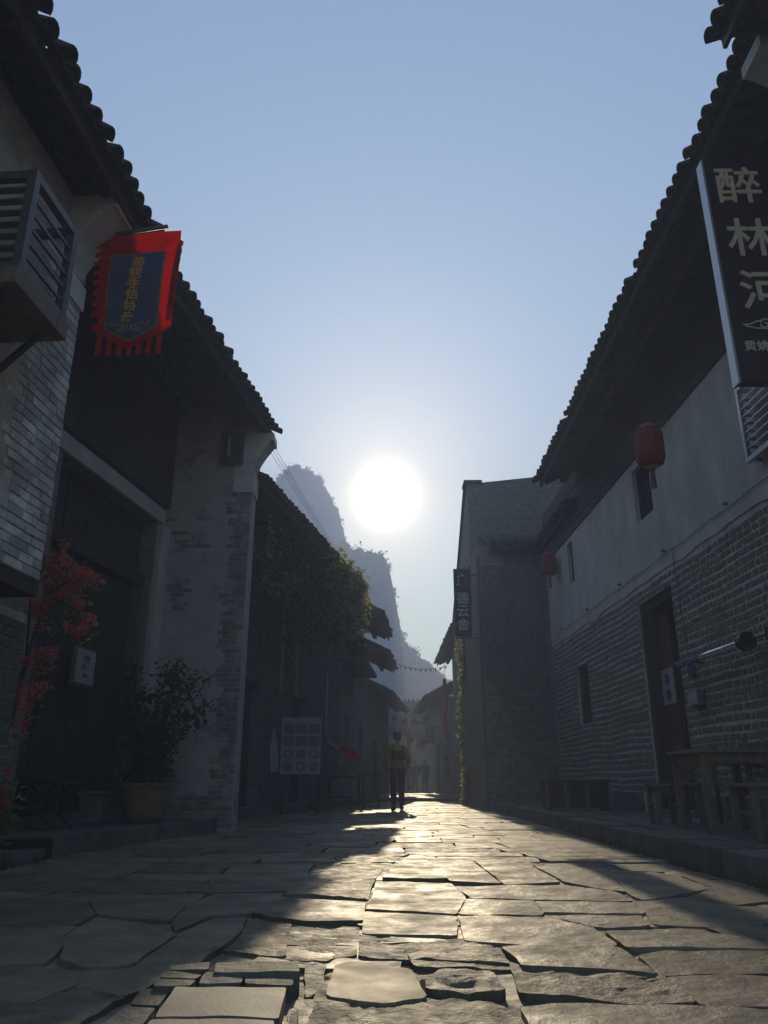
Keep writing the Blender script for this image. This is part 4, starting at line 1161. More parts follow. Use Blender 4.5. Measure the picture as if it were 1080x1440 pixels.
for k in range(62):      # strands spilling over the eave into the sun
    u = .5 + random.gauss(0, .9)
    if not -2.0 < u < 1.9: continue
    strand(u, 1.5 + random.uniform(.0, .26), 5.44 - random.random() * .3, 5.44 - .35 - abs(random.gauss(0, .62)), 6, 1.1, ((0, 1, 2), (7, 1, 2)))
for k in range(26):      # dry leaves on the roof edge
    u = random.uniform(-1.4, 2.2); s_ = random.uniform(-.05, .3)
    leaves(lf, f3.p(u, 1.47 - s_, 5.42 + s_ * .5), (.16, .16, .06), 8, .13, mi=((0, 1, 2), (3, 1, 4)), droop=.5)
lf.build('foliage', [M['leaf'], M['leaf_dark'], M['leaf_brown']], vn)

# menu board and a white cloth beside it
mn = thing('menu_board', (-1.76, 17, .7), 'pale menu board with a grid of food pictures under the vine', 'menu board')
mb = MB(); mb.box(-2.18, -1.34, 17.0, 17.03, .79, 1.94); mb.build('panel', M['paper'], mn, bevel=.004)
for i in range(3):
    for j in range(4):
        x0 = -2.14 + i * .265; z0 = .83 + j * .255
        mb = MB()
        if j < 2:
            mb.tube([(x0 + .125, 16.998, z0 + .11), (x0 + .125, 16.992, z0 + .11)], .1, 16)
        else: mb.box(x0 + .01, x0 + .24, 16.992, 16.9985, z0 + .01, z0 + .215)
        mb.build('picture', M['paper_print'], mn)
        if j < 2:
            mb = MB(); mb.tube([(x0 + .125, 16.991, z0 + .11), (x0 + .125, 16.986, z0 + .11)], .055, 12); mb.build('dish', M['paper'] if (i + j) % 2 else M['orange'], mn)
for a in (-2.15, -1.4):
    mb = MB(); mb.box(a, a + .05, 17.032, 17.07, .0, 1.9); mb.build('leg', M['wood_dark'], mn)
wc = MB(); wc.prism([(-2.34, 16.9, 1.75), (-2.24, 16.92, 1.4), (-2.2, 16.94, .85), (-2.36, 16.9, .83), (-2.4, 16.88, 1.3)], (0, .02, 0))
tag(wc.build('hanging_cloth', M['paper']), 'limp white cloth hanging at the menu board edge', 'cloth')

# stall goods where the row narrows
def stall(name, label, cat, x, y, w_, d, h, m):
    t = thing(name, (x, y, .0), label, cat)
    for sx in (0, 1):
        for sy in (0, 1):
            mb = MB(); mb.box(x - w_ / 2 + sx * (w_ - .05), x - w_ / 2 + sx * (w_ - .05) + .05, y - d / 2 + sy * (d - .05), y - d / 2 + sy * (d - .05) + .05, 0, h); mb.build('leg', M['wood_dark'], t)
    mb = MB(); mb.box(x - w_ / 2 - .03, x + w_ / 2 + .03, y - d / 2 - .03, y + d / 2 + .03, h + .001, h + .06); mb.build('top', m, t)
    mb = MB(); mb.box(x - w_ / 2, x + w_ / 2, y - d / 2, y + d / 2, .25, .29); mb.build('shelf', m, t)
    return t
stall('display_table', 'dark wooden display table set against the vine-grown house', 'table', -.95, 20.6, .9, .6, .72, M['wood_dark'])
stall('goods_stand', 'low goods stand of dark wood just left of the walking man', 'table', -.42, 22.4, .6, .8, .8, M['wood_dark'])
for x, y, z, w_, h, lb in ((-1.15, 20.6, .78, .35, .22, 'wooden crate on the dark display table'), (-.8, 20.5, .78, .25, .16, 'smaller tray-like crate on the dark display table'), (-.45, 22.3, .861, .35, .2, 'wooden crate standing on the low goods stand'), (-1.55, 19.4, .02, .5, .36, 'wooden crate on the paving by the kerb of the vine-grown house')):
    t = thing('crate', (x, y, z), lb, 'crate')
    mb = MB(); mb.box(x - w_ / 2, x + w_ / 2, y - .15, y + .15, z, z + .02); mb.build('bottom', M['wood'], t)
    for k in range(3):
        zz = z + .025 + k * h / 3
        for sy in (-.15, .135):
            mb = MB(); mb.box(x - w_ / 2, x + w_ / 2, y + sy, y + sy + .015, zz, zz + h / 3 - .02); mb.build('slat', M['wood'], t)
        for sx in (-w_ / 2, w_ / 2 - .015):
            mb = MB(); mb.box(x + sx, x + sx + .015, y - .134, y + .134, zz, zz + h / 3 - .02); mb.build('slat', M['wood'], t)
aw = thing('red_parasol', (-1.0, 19.6, .02), 'folded red parasol leaning from a pale pole by the stalls', 'parasol')
mb = MB(); mb.tube([(-1.42, 19.4, 3.2), (-1.42, 19.4, 1.75), (-1.3, 19.4, 1.5), (-1.1, 19.5, 1.38)], .035, 8); mb.build('pole', M['paper'], aw, smooth=True)
mb = MB(); mb.tube([(-1.12, 19.5, 1.4), (-.95, 19.55, 1.36), (-.75, 19.6, 1.25), (-.6, 19.62, 1.1)], [.03, .1, .13, .02], 9); mb.build('canopy', M['red'], aw)

# ------------------------------------------------------------------ things on the right
# big purple hanging sign
sg = thing('hanging_sign', (2.9, 5.0, 3.4), 'dark purple box sign with large tan characters and silver edge', 'sign')
mb = MB(); mb.box(2.615, 3.2, 5.0, 5.085, 3.42, 5.45); mb.build('face', M['purple'], sg)
mb = MB(); mb.box(2.595, 2.612, 4.993, 5.092, 3.41, 5.46); mb.build('edge_trim', M['silver'], sg)
mb = MB(); mb.box(3.203, 3.22, 4.993, 5.092, 3.41, 5.46); mb.build('edge_trim', M['silver'], sg)
for zz in (3.7, 5.1):
    mb = MB(); mb.bar((3.2, 5.08, zz), (4.47, 5.08, zz), .04); mb.build('arm', M['black'], sg)
for ch, xc, zc in (('醉', 2.865, 5.21), ('林', 2.885, 4.7), ('河', 2.91, 4.21)):
    link('character', text_mesh(ch, .38, .004, .0055, M['gold']), sg, (xc, 4.995, zc), FACE_CAM)
for ch, xc, zc in (('黄', 2.73, 3.72), ('姚', 2.825, 3.72), ('古', 2.92, 3.72), ('早', 2.9, 3.585)):
    link('small_character', text_mesh(ch, .095, .003, .0012, M['pale_letter'], 'small_character'), sg, (xc, 4.996, zc), FACE_CAM)
mb = MB()
mb.tube([(2.70, 4.995, 3.90), (2.76, 4.995, 3.905), (2.81, 4.995, 3.93), (2.86, 4.995, 3.94)], .006, 5)
for cx_, cz_, r0 in ((2.87, 3.905, .05), (2.955, 3.92, .06), (3.03, 3.9, .045)):
    mb.tube([(cx_ + r0 * (1 - t / 11) * math.cos(t * .8 + 1), 4.995, cz_ + r0 * (1 - t / 11) * math.sin(t * .8 + 1)) for t in range(10)], .006, 5)
mb.tube([(2.72, 4.995, 3.89), (2.8, 4.995, 3.87), (2.9, 4.995, 3.865), (3.08, 4.995, 3.87)], .006, 5)
mb.build('cloud_ornament', M['pale_letter'], sg)

# white metal louvre cage on the plaster wall
fgx = Frame((4.33, 7.4), -1.5, -1)
lv = thing('louvre_cage', (4.25, 7.6, 4.05), 'white metal louvre cage on the plaster wall behind the purple sign', 'metal cage')
for a in (-.8, .7):
    fbox(fgx, 'post', M['silver'], lv, a, a + .05, .10, .15, 4.1, 5.05)
fbox(fgx, 'rail', M['silver'], lv, -.75, .7, .102, .148, 4.1, 4.15); fbox(fgx, 'rail', M['silver'], lv, -.75, .7, .102, .148, 5.0, 5.05)
for a in (-.8, .7):
    for zz in (4.12, 5.0): fbox(fgx, 'arm', M['silver'], lv, a + .005, a + .045, -.02, .10, zz, zz + .04)
for k in range(8):
    zz = 4.2 + k * .1
    mb = MB(); p_ = fgx.p
    mb.hexa([p_(-.75, .09, zz), p_(.7, .09, zz), p_(.7, .14, zz - .05), p_(-.75, .14, zz - .05), p_(-.75, .09, zz + .012), p_(.7, .09, zz + .012), p_(.7, .14, zz - .038), p_(-.75, .14, zz - .038)])
    mb.build('slat', M['silver'], lv)
for k in range(8):
    zz = 4.2 + k * .1
    mb = MB(); fgx.box(mb, .72, .735, .0, .10, zz - .02, zz + .015); mb.build('slat', M['silver'], lv)

# lanterns
def lantern(x, y, zt, r, h, label, cord):
    t = thing('red_lantern', (x, y, zt - h - .15), label, 'lantern', 'red lanterns under the right eave')
    ribs = 12
    mb = MB(); mb.lathe((x, y, zt - h), [(r * .55, 0), (r * .86, h * .07), (r, h * .2), (r * 1.0, h * .5), (r, h * .8), (r * .86, h * .93), (r * .55, h)], ribs); mb.build('shade', M['lantern'], t)
    mb = MB(); mb.lathe((x, y, zt), [(r * .5, 0), (r * .5, .035), (.01, .04)], 14); mb.build('cap', M['lantern_gold'], t)
    mb = MB(); mb.lathe((x, y, zt - h - .035), [(r * .3, 0), (r * .5, .034)], 14); mb.build('base_ring', M['lantern_gold'], t)
    mb = MB()
    for k in range(9): mb.tube([(x + .02 * math.cos(k), y + .02 * math.sin(k), zt - h - .03), (x + .03 * math.cos(k), y + .03 * math.sin(k), zt - h - .3)], .005, 4)
    mb.build('tassel', M['lantern'], t)
    mb = MB(); mb.tube([(x, y, zt + .035), (x, y, zt + cord)], .004, 5); mb.build('cord', M['black'], t)
    return t
lantern(3.43, 9.1, 5.0, .185, .54, 'red lantern hanging under the long eave beside the upper window', 1.72)
lantern(3.86, 17.4, 5.68, .19, .5, 'dim red lantern at the far end of the plaster wall', .62)

# tube light on a wall arm
tl = thing('tube_light', (4.2, 10.2, 2.2), 'long frosted tube light with black end cap on the brick wall', 'wall light')
mb = MB(); mb.tube([(4.13, 8.8, 2.16), (4.02, 10.65, 2.16)], .042, 16); mb.build('tube', M['lamp_glass'], tl, smooth=True)
mb = MB(); mb.tube([(4.132, 8.72, 2.16), (4.128, 8.82, 2.16)], .105, 20); mb.build('end_cap', M['black'], tl)
mb = MB(); mb.tube([(4.02, 10.64, 2.16), (4.017, 10.69, 2.16)], .046, 20); mb.build('end_cap', M['black'], tl)
mb = MB(); mb.tube([(4.135, 8.73, 2.17), (4.2, 8.3, 2.18), (4.36, 8.0, 2.18)], .014, 8); mb.tube([(4.19, 8.36, 2.11), (4.19, 8.36, 2.25)], .03, 8); mb.build('arm', M['black'], tl)
mb = MB(); mb.bar((4.03, 10.4, 2.16), (4.3, 10.4, 2.16), .03); mb.build('rear_arm', M['black'], tl)

# board with two roundels on the door, number plate, meter box
bd = thing('door_board', (4.4, 12.0, 1.8), 'pale board with two dark roundels fixed to the tall door', 'board')
fbox(fr_, 'board', M['paper'], bd, -1.08, -.58, -.218, -.2, 1.78, 2.32, .004)
for zz in (1.92, 2.17):
    c = fr_.p(-.83, -.199, zz); mb = MB(); mb.tube([c, c + fr_.w * .006], .095, 20); r_ = mb.build('roundel', M['dark_print'], bd)
    mb = MB(); mb.tube([c + fr_.w * .0065, c + fr_.w * .009], .06, 16); mb.build('centre', M['iron'], r_)
np_ = fbox(fr_, 'number_plate', M['blue'], None, -2.42, -2.2, .022, .034, 2.02, 2.2, .004)
tag(np_, 'small blue enamel number plate on the brick beside the door', 'plate')
mt_ = thing('meter_box', (4.2, 10.6, 1.6), 'small grey meter box under the blue number plate', 'meter box')
fbox(fr_, 'case', M['kerb'], mt_, -2.62, -2.3, .02, .12, 1.6, 1.82, .01)
fbox(fr_, 'lid', M['mortar'], mt_, -2.6, -2.32, .121, .135, 1.62, 1.8)

# wooden table, chairs and stools on the pavement
PZ = .19
def table(x0, x1, y0, y1, h):
    t = thing('wooden_table', ((x0 + x1) / 2, (y0 + y1) / 2, PZ), 'weathered wooden table with square legs on the right pavement', 'table')
    n = 5
    for k in range(n):
        a = x0 + (x1 - x0) * k / n
        mb = MB(); mb.box(a + .004, a + (x1 - x0) / n - .004, y0, y1, PZ + h - .035, PZ + h); mb.build('top_plank', M['wood'], t, bevel=.004)
    for x in (x0 + .03, x1 - .1):
        for y_ in (y0 + .04, y1 - .11):
            mb = MB(); mb.box(x, x + .07, y_, y_ + .07, PZ, PZ + h - .036); mb.build('leg', M['wood'], t, bevel=.004)
    for y_ in (y0 + .06, y1 - .09):
        mb = MB(); mb.box(x0 + .1, x1 - .1, y_, y_ + .03, PZ + h - .13, PZ + h - .037); mb.build('apron', M['wood'], t)
    for x in (x0 + .05, x1 - .08):
        mb = MB(); mb.box(x, x + .03, y0 + .11, y1 - .11, PZ + h - .13, PZ + h - .037); mb.build('apron', M['wood'], t)
table(3.02, 3.78, 7.72, 8.62, .76)
def stool(x0, x1, y0, y1, h, label):
    t = thing('wooden_stool', ((x0 + x1) / 2, (y0 + y1) / 2, PZ), label, 'stool')
    for k in range(3):
        a = y0 + (y1 - y0) * k / 3
        mb = MB(); mb.box(x0, x1, a + .003, a + (y1 - y0) / 3 - .003, PZ + h - .03, PZ + h); mb.build('seat_plank', M['wood'], t, bevel=.003)
    for x in (x0 + .02, x1 - .075):
        for y_ in (y0 + .02, y1 - .075):
            mb = MB(); mb.box(x, x + .055, y_, y_ + .055, PZ, PZ + h - .031); mb.build('leg', M['wood'], t, bevel=.003)
    for y_ in (y0 + .035, y1 - .06):
        mb = MB(); mb.box(x0 + .075, x1 - .075, y_, y_ + .025, PZ + .13, PZ + .17); mb.build('stretcher', M['wood'], t)
        mb = MB(); mb.box(x0 + .075, x1 - .075, y_, y_ + .025, PZ + h - .1, PZ + h - .031); mb.build('apron', M['wood'], t)
    for x in (x0 + .035, x1 - .06):
        mb = MB(); mb.box(x, x + .025, y0 + .075, y1 - .075, PZ + .2, PZ + .24); mb.build('stretcher', M['wood'], t)
stool(3.02, 3.36, 9.15, 9.5, .44, 'short wooden stool behind the table, the one toward the door')
stool(2.95, 3.4, 6.6, 7.08, .45, 'wider wooden stool in front of the table, the one toward the purple sign')
def chair(x, y, label):   # back towards the wall side, slatted
    t = thing('slatted_chair', (x, y, PZ), label, 'chair')
    mb = MB(); mb.box(x - .22, x + .22, y - .22, y + .22, PZ + .42, PZ + .45); mb.build('seat', M['wood'], t, bevel=.004)
    for sx in (-.21, .165):
        mb = MB(); mb.box(x + sx, x + sx + .045, y - .21, y - .165, PZ, PZ + .419); mb.build('leg', M['wood'], t)
        mb = MB(); mb.box(x + sx, x + sx + .045, y + .221, y + .262, PZ, PZ + .86); mb.build('leg', M['wood'], t)
    for k in range(4):
        zz = PZ + .5 + k * .09
        mb = MB(); mb.box(x - .16, x + .16, y + .225, y + .245, zz, zz + .055); mb.build('back_slat', M['wood'], t, bevel=.003)
chair(3.72, 9.35, 'slat-backed wooden chair behind the table against the brick wall')
chair(3.85, 7.9, 'slat-backed wooden chair at the wall end of the table')
# long low wooden chest
ch_ = thing('wooden_chest', (3.2, 13.8, PZ), 'long low wooden chest with framed panels at the kerb', 'chest')
mb = MB(); mb.box(2.72, 3.8, 13.72, 14.2, PZ + .04, PZ + .44); mb.build('body', M['wood_dark'], ch_)
mb = MB(); mb.box(2.69, 3.83, 13.69, 14.23, PZ + .441, PZ + .48); mb.build('lid', M['wood_dark'], ch_, bevel=.006)
for a in (2.72, 3.02, 3.06, 3.36, 3.4, 3.76):
    mb = MB(); mb.box(a, a + .035, 13.695, 13.719, PZ + .04, PZ + .44); mb.build('stile', M['wood'], ch_)
for zz in (.045, .4):
    mb = MB(); mb.box(2.757, 3.755, 13.7, 13.7185, PZ + zz, PZ + zz + .035); mb.build('rail', M['wood_dark'], ch_)
for a in (2.75, 3.72):
    mb = MB(); mb.box(a, a + .06, 13.74, 14.18, PZ, PZ + .039); mb.build('foot', M['wood_dark'], ch_)

# black vertical sign on the tall house
ds = thing('black_sign', (1.9, 17.4, 3.7), 'tall black sign board with three pale characters hung from the tall brick house', 'sign')
mb = MB(); mb.box(1.62, 2.0, 17.4, 17.46, 3.76, 5.34); mb.build('board', M['sign_black'], ds, bevel=.01)
mb = MB()
for zz in (3.72, 5.2):
    mb.bar((1.64, 17.43, zz), (2.52, 17.43, zz), .035); mb.bar((2.5, 17.45, zz), (2.5, 19.05, zz), .035)
mb.build('bracket', M['iron'], ds)
for k, chh in enumerate('德云舍'):
    link('character', text_mesh(chh, .295, .004, .004, M['pale_letter']), ds, (1.815, 17.395, 4.64 - k * .305), FACE_CAM)
mb = MB()
mb.bar((1.7, 17.394, 5.15), (1.87, 17.394, 5.17), .02); mb.bar((1.73, 17.394, 5.15), (1.72, 17.394, 4.97), .018); mb.bar((1.67, 17.394, 4.95), (1.78, 17.394, 4.95), .016); mb.bar((1.79, 17.394, 5.23), (1.81, 17.394, 5.17), .018)
mb.build('emblem', M['pale_letter'], ds)
mb = MB(); mb.box(1.86, 1.91, 17.392, 17.398, 4.95, 5.07); mb.build('seal', M['banner_red'], ds)
mb = MB(); mb.box(1.92, 1.94, 17.392, 17.398, 3.84, 3.87); mb.build('dot', M['banner_red'], ds)

# ivy strand down the tall house
iv = thing('ivy_strand', (2.3, 23, 0), 'thin sunlit green ivy strand hanging down the tall brick house', 'vine')
mb = MB(); mb.tube([(2.36, 22.6, 4.8), (2.3, 22.8, 3.2), (2.22, 23, 1.6), (2.3, 23.1, .0)], .012, 6); mb.build('stem', M['stem'], iv)
lf = MB()
for k in range(95):
    t = random.random(); zz = .1 + t * 4.6
    xx = 2.24 + .05 * math.sin(zz * 2.2)
    if 1.5 < zz < 1.75: continue
    leaves(lf, (xx + random.uniform(-.05, .05), 22.9 + random.uniform(-.2, .3), zz), (.075, .14, .12), 13, .1)
for k in range(40):
    leaves(lf, (2.36 + random.uniform(-.12, .12), 22.6 + random.uniform(-.2, .2), random.uniform(.08, 1.0)), (.1, .1, .1), 13, .1)
lf.build('foliage', M['leaf'], iv)

# strings of lanterns far down the street
def small_lantern(x, y, z, r, label, m, group):
    t = thing('far_lantern', (x, y, z - r), label, 'lantern', group)
    mb = MB(); mb.lathe((x, y, z - r * .9), [(r * .4, 0), (r * .85, r * .3), (r, r * .9), (r * .85, r * 1.5), (r * .4, r * 1.8)], 10); mb.build('shade', m, t, smooth=True)
    mb = MB(); mb.lathe((x, y, z + r * .9), [(r * .35, 0), (r * .35, r * .2)], 8); mb.build('cap', M['lantern_gold'], t)
    mb = MB(); mb.tube([(x, y, z - r * .9), (x, y, z - r * 1.7)], r * .12, 5); mb.build('tassel', m, t)
M['pink'] = mat('pink_red_lantern_silk', (.32, .03, .08), (.25, .025, .06), rough=.7, scale=8, trans=.3, tcol=(.45, .04, .1))
sm = thing('streamer', (2.33, 29.9, .8), 'narrow pink-red streamer of cloth and two tassel bulbs hung before the far lantern house', 'streamer')
mb = MB()
for k in range(14):
    a, b = 2.1 + k * .16, 2.1 + (k + 1) * .16; sh = lambda q: .03 * math.sin(q * 4)
    mb.hexa([(2.27 + sh(a), 29.9, a), (2.40 + sh(a), 29.9, a), (2.40 + sh(a), 29.93, a), (2.27 + sh(a), 29.93, a), (2.27 + sh(b), 29.9, b), (2.40 + sh(b), 29.9, b), (2.40 + sh(b), 29.93, b), (2.27 + sh(b), 29.93, b)])
mb.build('cloth', M['pink'], sm)
for zz in (1.05, 1.6):
    mb = MB(); mb.lathe((2.33, 29.9, zz - .24), [(.02, 0), (.08, .08), (.1, .24), (.08, .4), (.02, .48)], 10); mb.build('bulb', M['pink'], sm, smooth=True)
mb = MB(); mb.tube([(2.33, 29.9, .8), (2.33, 29.9, 5.9)], .008, 5); mb.build('cord', M['black'], sm)
for x, y, zz in ((1.05, 43, 3.75), (1.6, 43.2, 3.7), (2.3, 43.3, 3.95), (1.4, 42.5, 2.75), (2.0, 42.6, 2.6), (.6, 43, 3.9)):
    small_lantern(x, y, zz, .2, 'small red lantern strung across the far end of the street', M['lantern'], 'red lanterns strung across the far street end')
for a, b in ((3.98, 3.92), (2.98, 2.86)):
    pts = [Vector((-.2 + 3.2 * t / 12, 42.95, a + (b - a) * t / 12 - .12 * math.sin(math.pi * t / 12) + .1)) for t in range(13)]
    mb = MB(); mb.tube(pts, .01, 5); tag(mb.build('lantern_wire', M['black']), 'sagging wire that carries red lanterns across the far street end', 'wire', 'wires across the far street end')
os_ = thing('orange_sign', (2.35, 38, 2.3), 'small orange hanging sign under the far shop eave', 'sign')
mb = MB(); mb.box(2.02, 2.36, 38, 38.06, 2.35, 3.05); mb.build('board', M['orange'], os_)
mb = MB(); mb.box(1.98, 2.018, 37.99, 38.07, 2.32, 3.08); mb.box(2.362, 2.4, 37.99, 38.07, 2.32, 3.08); mb.bar((1.95, 38.03, 3.1), (2.8, 38.03, 3.1), .04); mb.build('frame', M['wood_dark'], os_)

# cables and a light string over the street
def cable(a, b, sag, r, label, cat='cable', group=None, bulbs=0):
    a = Vector(a); b = Vector(b)
    pts = [a.lerp(b, t / 14) - Vector((0, 0, sag * math.sin(math.pi * t / 14))) for t in range(15)]
    if not bulbs:
        mb = MB(); mb.tube(pts, r, 5); return tag(mb.build('overhead_cable', M['black']), label, cat, group)
    t = thing('light_string', a, label, cat)
    mb = MB(); mb.tube(pts, r, 5); mb.build('wire', M['black'], t)
    for k in range(bulbs):
        p = a.lerp(b, (k + .5) / bulbs) - Vector((0, 0, sag * math.sin(math.pi * (k + .5) / bulbs) + .05))
        mb = MB(); mb.lathe(p - Vector((0, 0, .05)), [(.01, 0), (.035, .02), (.035, .05), (.012, .09)], 8); mb.build('bulb', M['paper'], t)
for k in range(3):
    cable((-1.86, 11.6, 5.75 + k * .1), (-.1 - k * .1, 24.0, 5.5 + k * .16), .1, .0035, 'thin black overhead cable from the white corbel down the left row', group='overhead cables along the left row')
cable((.35, 30.5, 5.05), (2.55, 31, 5.0), .2, .01, 'dark string of bulbs across the street between the far eaves', 'light string', bulbs=11)

# ------------------------------------------------------------------ people
def skin_mesh(name, pts, edges, m, parent, sub=2):
    """pts: {key: (pos, radius)}; grown with a Skin modifier and frozen"""
    keys = list(pts); b = base(parent)
    me = bpy.data.meshes.new(name)
    me.from_pydata([tuple(Vector(pts[k][0]) - b) for k in keys], [(keys.index(a), keys.index(c)) for a, c in edges], [])
    o = bpy.data.objects.new(name, me); col.objects.link(o)
    md = o.modifiers.new('skin', 'SKIN'); md.use_smooth_shade = True
    sd = o.modifiers.new('sub', 'SUBSURF'); sd.levels = sd.render_levels = sub
    for i, k in enumerate(keys):
        r = pts[k][1]
        me.skin_vertices[0].data[i].radius = r if isinstance(r, tuple) else (r, r)
        me.skin_vertices[0].data[i].use_root = (i == 0)
    dg = bpy.context.evaluated_depsgraph_get()
    me2 = bpy.data.meshes.new_from_object(o.evaluated_get(dg))
    bpy.data.objects.remove(o)
    me2.name = name; me2.materials.clear(); me2.materials.append(m)
    me2.polygons.foreach_set('use_smooth', [True] * len(me2.polygons))
    r_ = link(name, me2, parent); r_.location = (0, 0, 0)
    return r_

def person(x, y, z, H, turn, label, coat, legs_m, stride=.14, bag=None, group=None):
    """standing or walking figure seen from behind; turn about the vertical"""
    t = thing('person', (x, y, z), label, 'person', group)
    k = H / 1.75; c, s = math.cos(turn), math.sin(turn)
    def P(a, b, h): return (x + (a * c - b * s) * k, y + (a * s + b * c) * k, z + h * k)
    J = {'pelvis': (P(0, 0, .95), (.135 * k, .10 * k)), 'waist': (P(0, 0, 1.12), (.13 * k, .095 * k)), 'chest': (P(0, .01, 1.32), (.155 * k, .105 * k)),
         'neckb': (P(0, 0, 1.46), (.07 * k, .065 * k)), 'neck': (P(0, .0, 1.52), .052 * k), 'head1': (P(0, .02, 1.61), (.075 * k, .09 * k)), 'head2': (P(0, .02, 1.69), (.07 * k, .085 * k))}
    E = [('pelvis', 'waist'), ('waist', 'chest'), ('chest', 'neckb'), ('neckb', 'neck'), ('neck', 'head1'), ('head1', 'head2')]
    for sd, nm in ((-1, 'l'), (1, 'r')):
        f_ = stride * sd
        J.update({nm + 'hip': (P(.095 * sd, 0, .88), .088 * k), nm + 'knee': (P(.105 * sd, f_ * .55 + .03, .48), .06 * k), nm + 'ank': (P(.11 * sd, f_ - .02, .09), .04 * k), nm + 'toe': (P(.13 * sd, f_ + .15, .035), (.04 * k, .032 * k)),
                  nm + 'sho': (P(.18 * sd, 0, 1.40), .066 * k), nm + 'elb': (P(.25 * sd, -.03 - f_ * .3, 1.13), .046 * k), nm + 'wri': (P(.235 * sd, .1 - f_ * .6, .93), .034 * k), nm + 'hand': (P(.225 * sd, .14 - f_ * .6, .85), (.036 * k, .024 * k))})
        E += [('pelvis', nm + 'hip'), (nm + 'hip', nm + 'knee'), (nm + 'knee', nm + 'ank'), (nm + 'ank', nm + 'toe'), ('chest', nm + 'sho'), (nm + 'sho', nm + 'elb'), (nm + 'elb', nm + 'wri'), (nm + 'wri', nm + 'hand')]
    skin_mesh('body', J, E, M['skin'], t)
    for sd, nm in ((-1, 'l'), (1, 'r')):
        hp = Vector(J[nm + 'hand'][0]); q = MB()
        for i in range(4):
            a = Vector((c, s, 0)) * (.018 * (i - 1.5)) * k
            q.tube([hp + a, hp + a + Vector((0, .01, -.045 * k)), hp + a + Vector((0, .025, (-.078 + .008 * abs(i - 1)) * k))], [.009 * k, .008 * k, .006 * k], 6)
        q.tube([hp + Vector((0, .02 * k, .02 * k)), hp + Vector((-.02 * sd, .04 * k, -.02 * k))], [.01 * k, .007 * k], 6)
        q.build('fingers', M['skin'], t, smooth=True)
    grow = lambda keys, g: {q: (J[q][0], tuple(v + g for v in J[q][1]) if isinstance(J[q][1], tuple) else J[q][1] + g) for q in keys}
    jk = grow(['pelvis', 'waist', 'chest', 'neckb', 'lsho', 'lelb', 'lwri', 'rsho', 'relb', 'rwri'], .03 * k)
    jk['pelvis'] = (P(0, 0, .88), (.19 * k, .15 * k)); jk['waist'] = (P(0, 0, 1.1), (.175 * k, .14 * k)); jk['chest'] = (P(0, .01, 1.32), (.19 * k, .14 * k))
    skin_mesh('jacket', jk, [('pelvis', 'waist'), ('waist', 'chest'), ('chest', 'neckb'), ('chest', 'lsho'), ('lsho', 'lelb'), ('lelb', 'lwri'), ('chest', 'rsho'), ('rsho', 'relb'), ('relb', 'rwri')], coat, t)
    tr = grow(['pelvis', 'lhip', 'lknee', 'lank', 'rhip', 'rknee', 'rank'], .024 * k)
    skin_mesh('trousers', tr, [('pelvis', 'lhip'), ('lhip', 'lknee'), ('lknee', 'lank'), ('pelvis', 'rhip'), ('rhip', 'rknee'), ('rknee', 'rank')], legs_m, t)
    for nm in 'lr':
        a, b = Vector(J[nm + 'ank'][0]), Vector(J[nm + 'toe'][0])
        q = MB(); q.tube([a + (a - b) * .3 - Vector((0, 0, .035 * k)), a - Vector((0, 0, .03 * k)), b.lerp(a, .3), b + (b - a) * .25 - Vector((0, 0, .002))], [.035 * k, .052 * k, .047 * k, .026 * k], 10)
        q.build('shoe', M['cloth_black'], t, smooth=True)
    hd = Vector(P(0, .0, 1.66)); q = MB(); b_ = []
    for i in range(9):
        th = math.pi * i / 8
        b_.append((.098 * k * math.sin(th) + .001, -.122 * k * math.cos(th)))
    q.lathe(hd, b_, 14)
    for v in q.v:
        rel = v - hd
        fw_ = rel.x * (-s) + rel.y * c          # towards the face
        if fw_ > .03 * k and rel.z < .04 * k: v -= Vector((-s, c, 0)) * (fw_ - .03 * k)
    q.build('hair', M['hair'], t, smooth=True)
    q = MB()
    for sd in (-1, 1): q.tube([P(.1 * sd, .02, 1.615), P(.112 * sd, .01, 1.655)], [.014 * k, .018 * k], 7)
    q.build('ears', M['skin'], t, smooth=True)
    q = MB(); fz = .02 + .1
    q.tube([P(0, fz - .012, 1.66), P(0, fz + .012, 1.615)], [.008 * k, .016 * k], 7); q.build('nose', M['skin'], t, smooth=True)
    q = MB()
    for sd in (-.032, .032): q.tube([P(sd - .014, fz - .022, 1.655), P(sd + .014, fz - .022, 1.655)], .008 * k, 6)
    q.tube([P(-.025, fz - .02, 1.57), P(.025, fz - .02, 1.57)], .007 * k, 6); q.build('eyes_and_mouth', M['hair'], t)
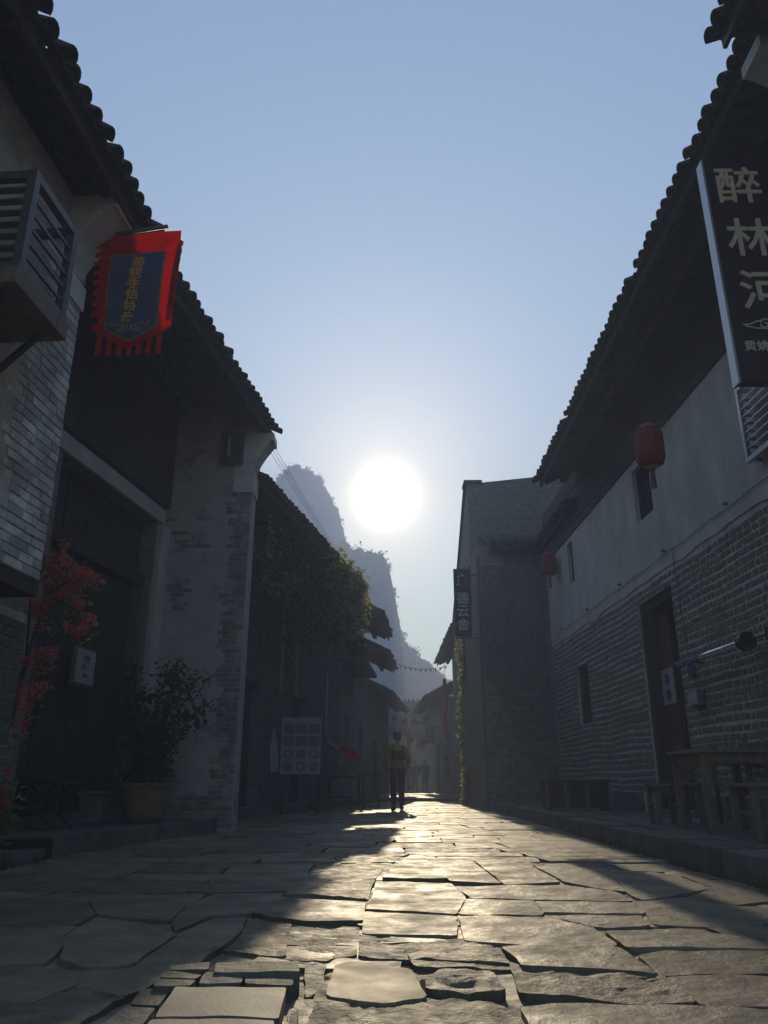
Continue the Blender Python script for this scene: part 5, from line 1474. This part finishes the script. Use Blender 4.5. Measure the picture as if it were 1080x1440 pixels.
    if bag:
        q = MB(); q.hexa([P(-.15, -.235, 1.12), P(.16, -.235, 1.12), P(.16, -.12, 1.12), P(-.15, -.12, 1.12), P(-.14, -.215, 1.33), P(.15, -.215, 1.33), P(.15, -.12, 1.33), P(-.14, -.12, 1.33)])
        q.build('shoulder_bag', bag, t, bevel=.02 * k)
        q = MB(); q.bar(P(.13, -.14, 1.3), P(.1, -.1, 1.47), .03); q.bar(P(-.13, -.14, 1.3), P(-.1, -.1, 1.47), .03); q.build('bag_strap', bag, t)
    return t
person(.32, 19.2, .0, 1.76, .06, 'person in yellow-green jacket and black trousers walking away down the street', M['yellow'], M['cloth_black'], .25, M['cloth_black'])
person(1.62, 42.3, .09, 1.55, 2.9, 'smaller dark-clothed person standing far off at the street end', M['cloth_blue'], M['cloth_black'], .05)
person(2.1, 42.0, .09, 1.62, 3.3, 'taller dark-clothed person standing far off before the pale closing house', M['cloth_black'], M['cloth_black'], .05)

# grass and weeds in the joints
gr = MB()
def tuft(x, y, z, n, h, sp):
    for _ in range(n):
        a = random.uniform(0, 6.28); p = Vector((x + random.uniform(-sp, sp), y + random.uniform(-sp, sp), z))
        d = Vector((math.cos(a) * .4, math.sin(a) * .4, 1)).normalized() * h * random.uniform(.5, 1.2); sd = Vector((-math.sin(a), math.cos(a), 0)) * .004
        gr.add([p - sd, p + sd, p + d], [(0, 1, 2)])
for k in range(12): tuft(-.29 + random.uniform(-.03, .03), 2.6 + random.uniform(-.12, .1), -.045, 9, .05, .02)
for k in range(30):
    y_ = random.uniform(5, 9.5); tuft(street_right(y_) - .04, y_, -.02, 10, .1, .05)
for k in range(30):
    y_ = random.uniform(6, 8); tuft(-3.08, y_, -.02, 10, .1, .06)
gr.build('weeds', M['leaf_dark'], kind='stuff')

# ------------------------------------------------------------------ haze
mb = MB(); mb.box(-80, 80, -40, 200, -1.2, 80)
hz = mb.build('haze', None, kind='stuff')
hm = bpy.data.materials.new('haze_air'); hm.use_nodes = True
ht = hm.node_tree; ht.nodes.clear()
ho = ht.nodes.new('ShaderNodeOutputMaterial'); hv = ht.nodes.new('ShaderNodeVolumePrincipled')
hv.inputs['Color'].default_value = (.64, .75, 1.0, 1)
hv.inputs['Density'].default_value = .0064  # thicker than the real haze, so its veil also imitates lens glare
hv.inputs['Anisotropy'].default_value = .18
ht.links.new(hv.outputs[0], ho.inputs['Volume'])
hz.data.materials.clear(); hz.data.materials.append(hm)
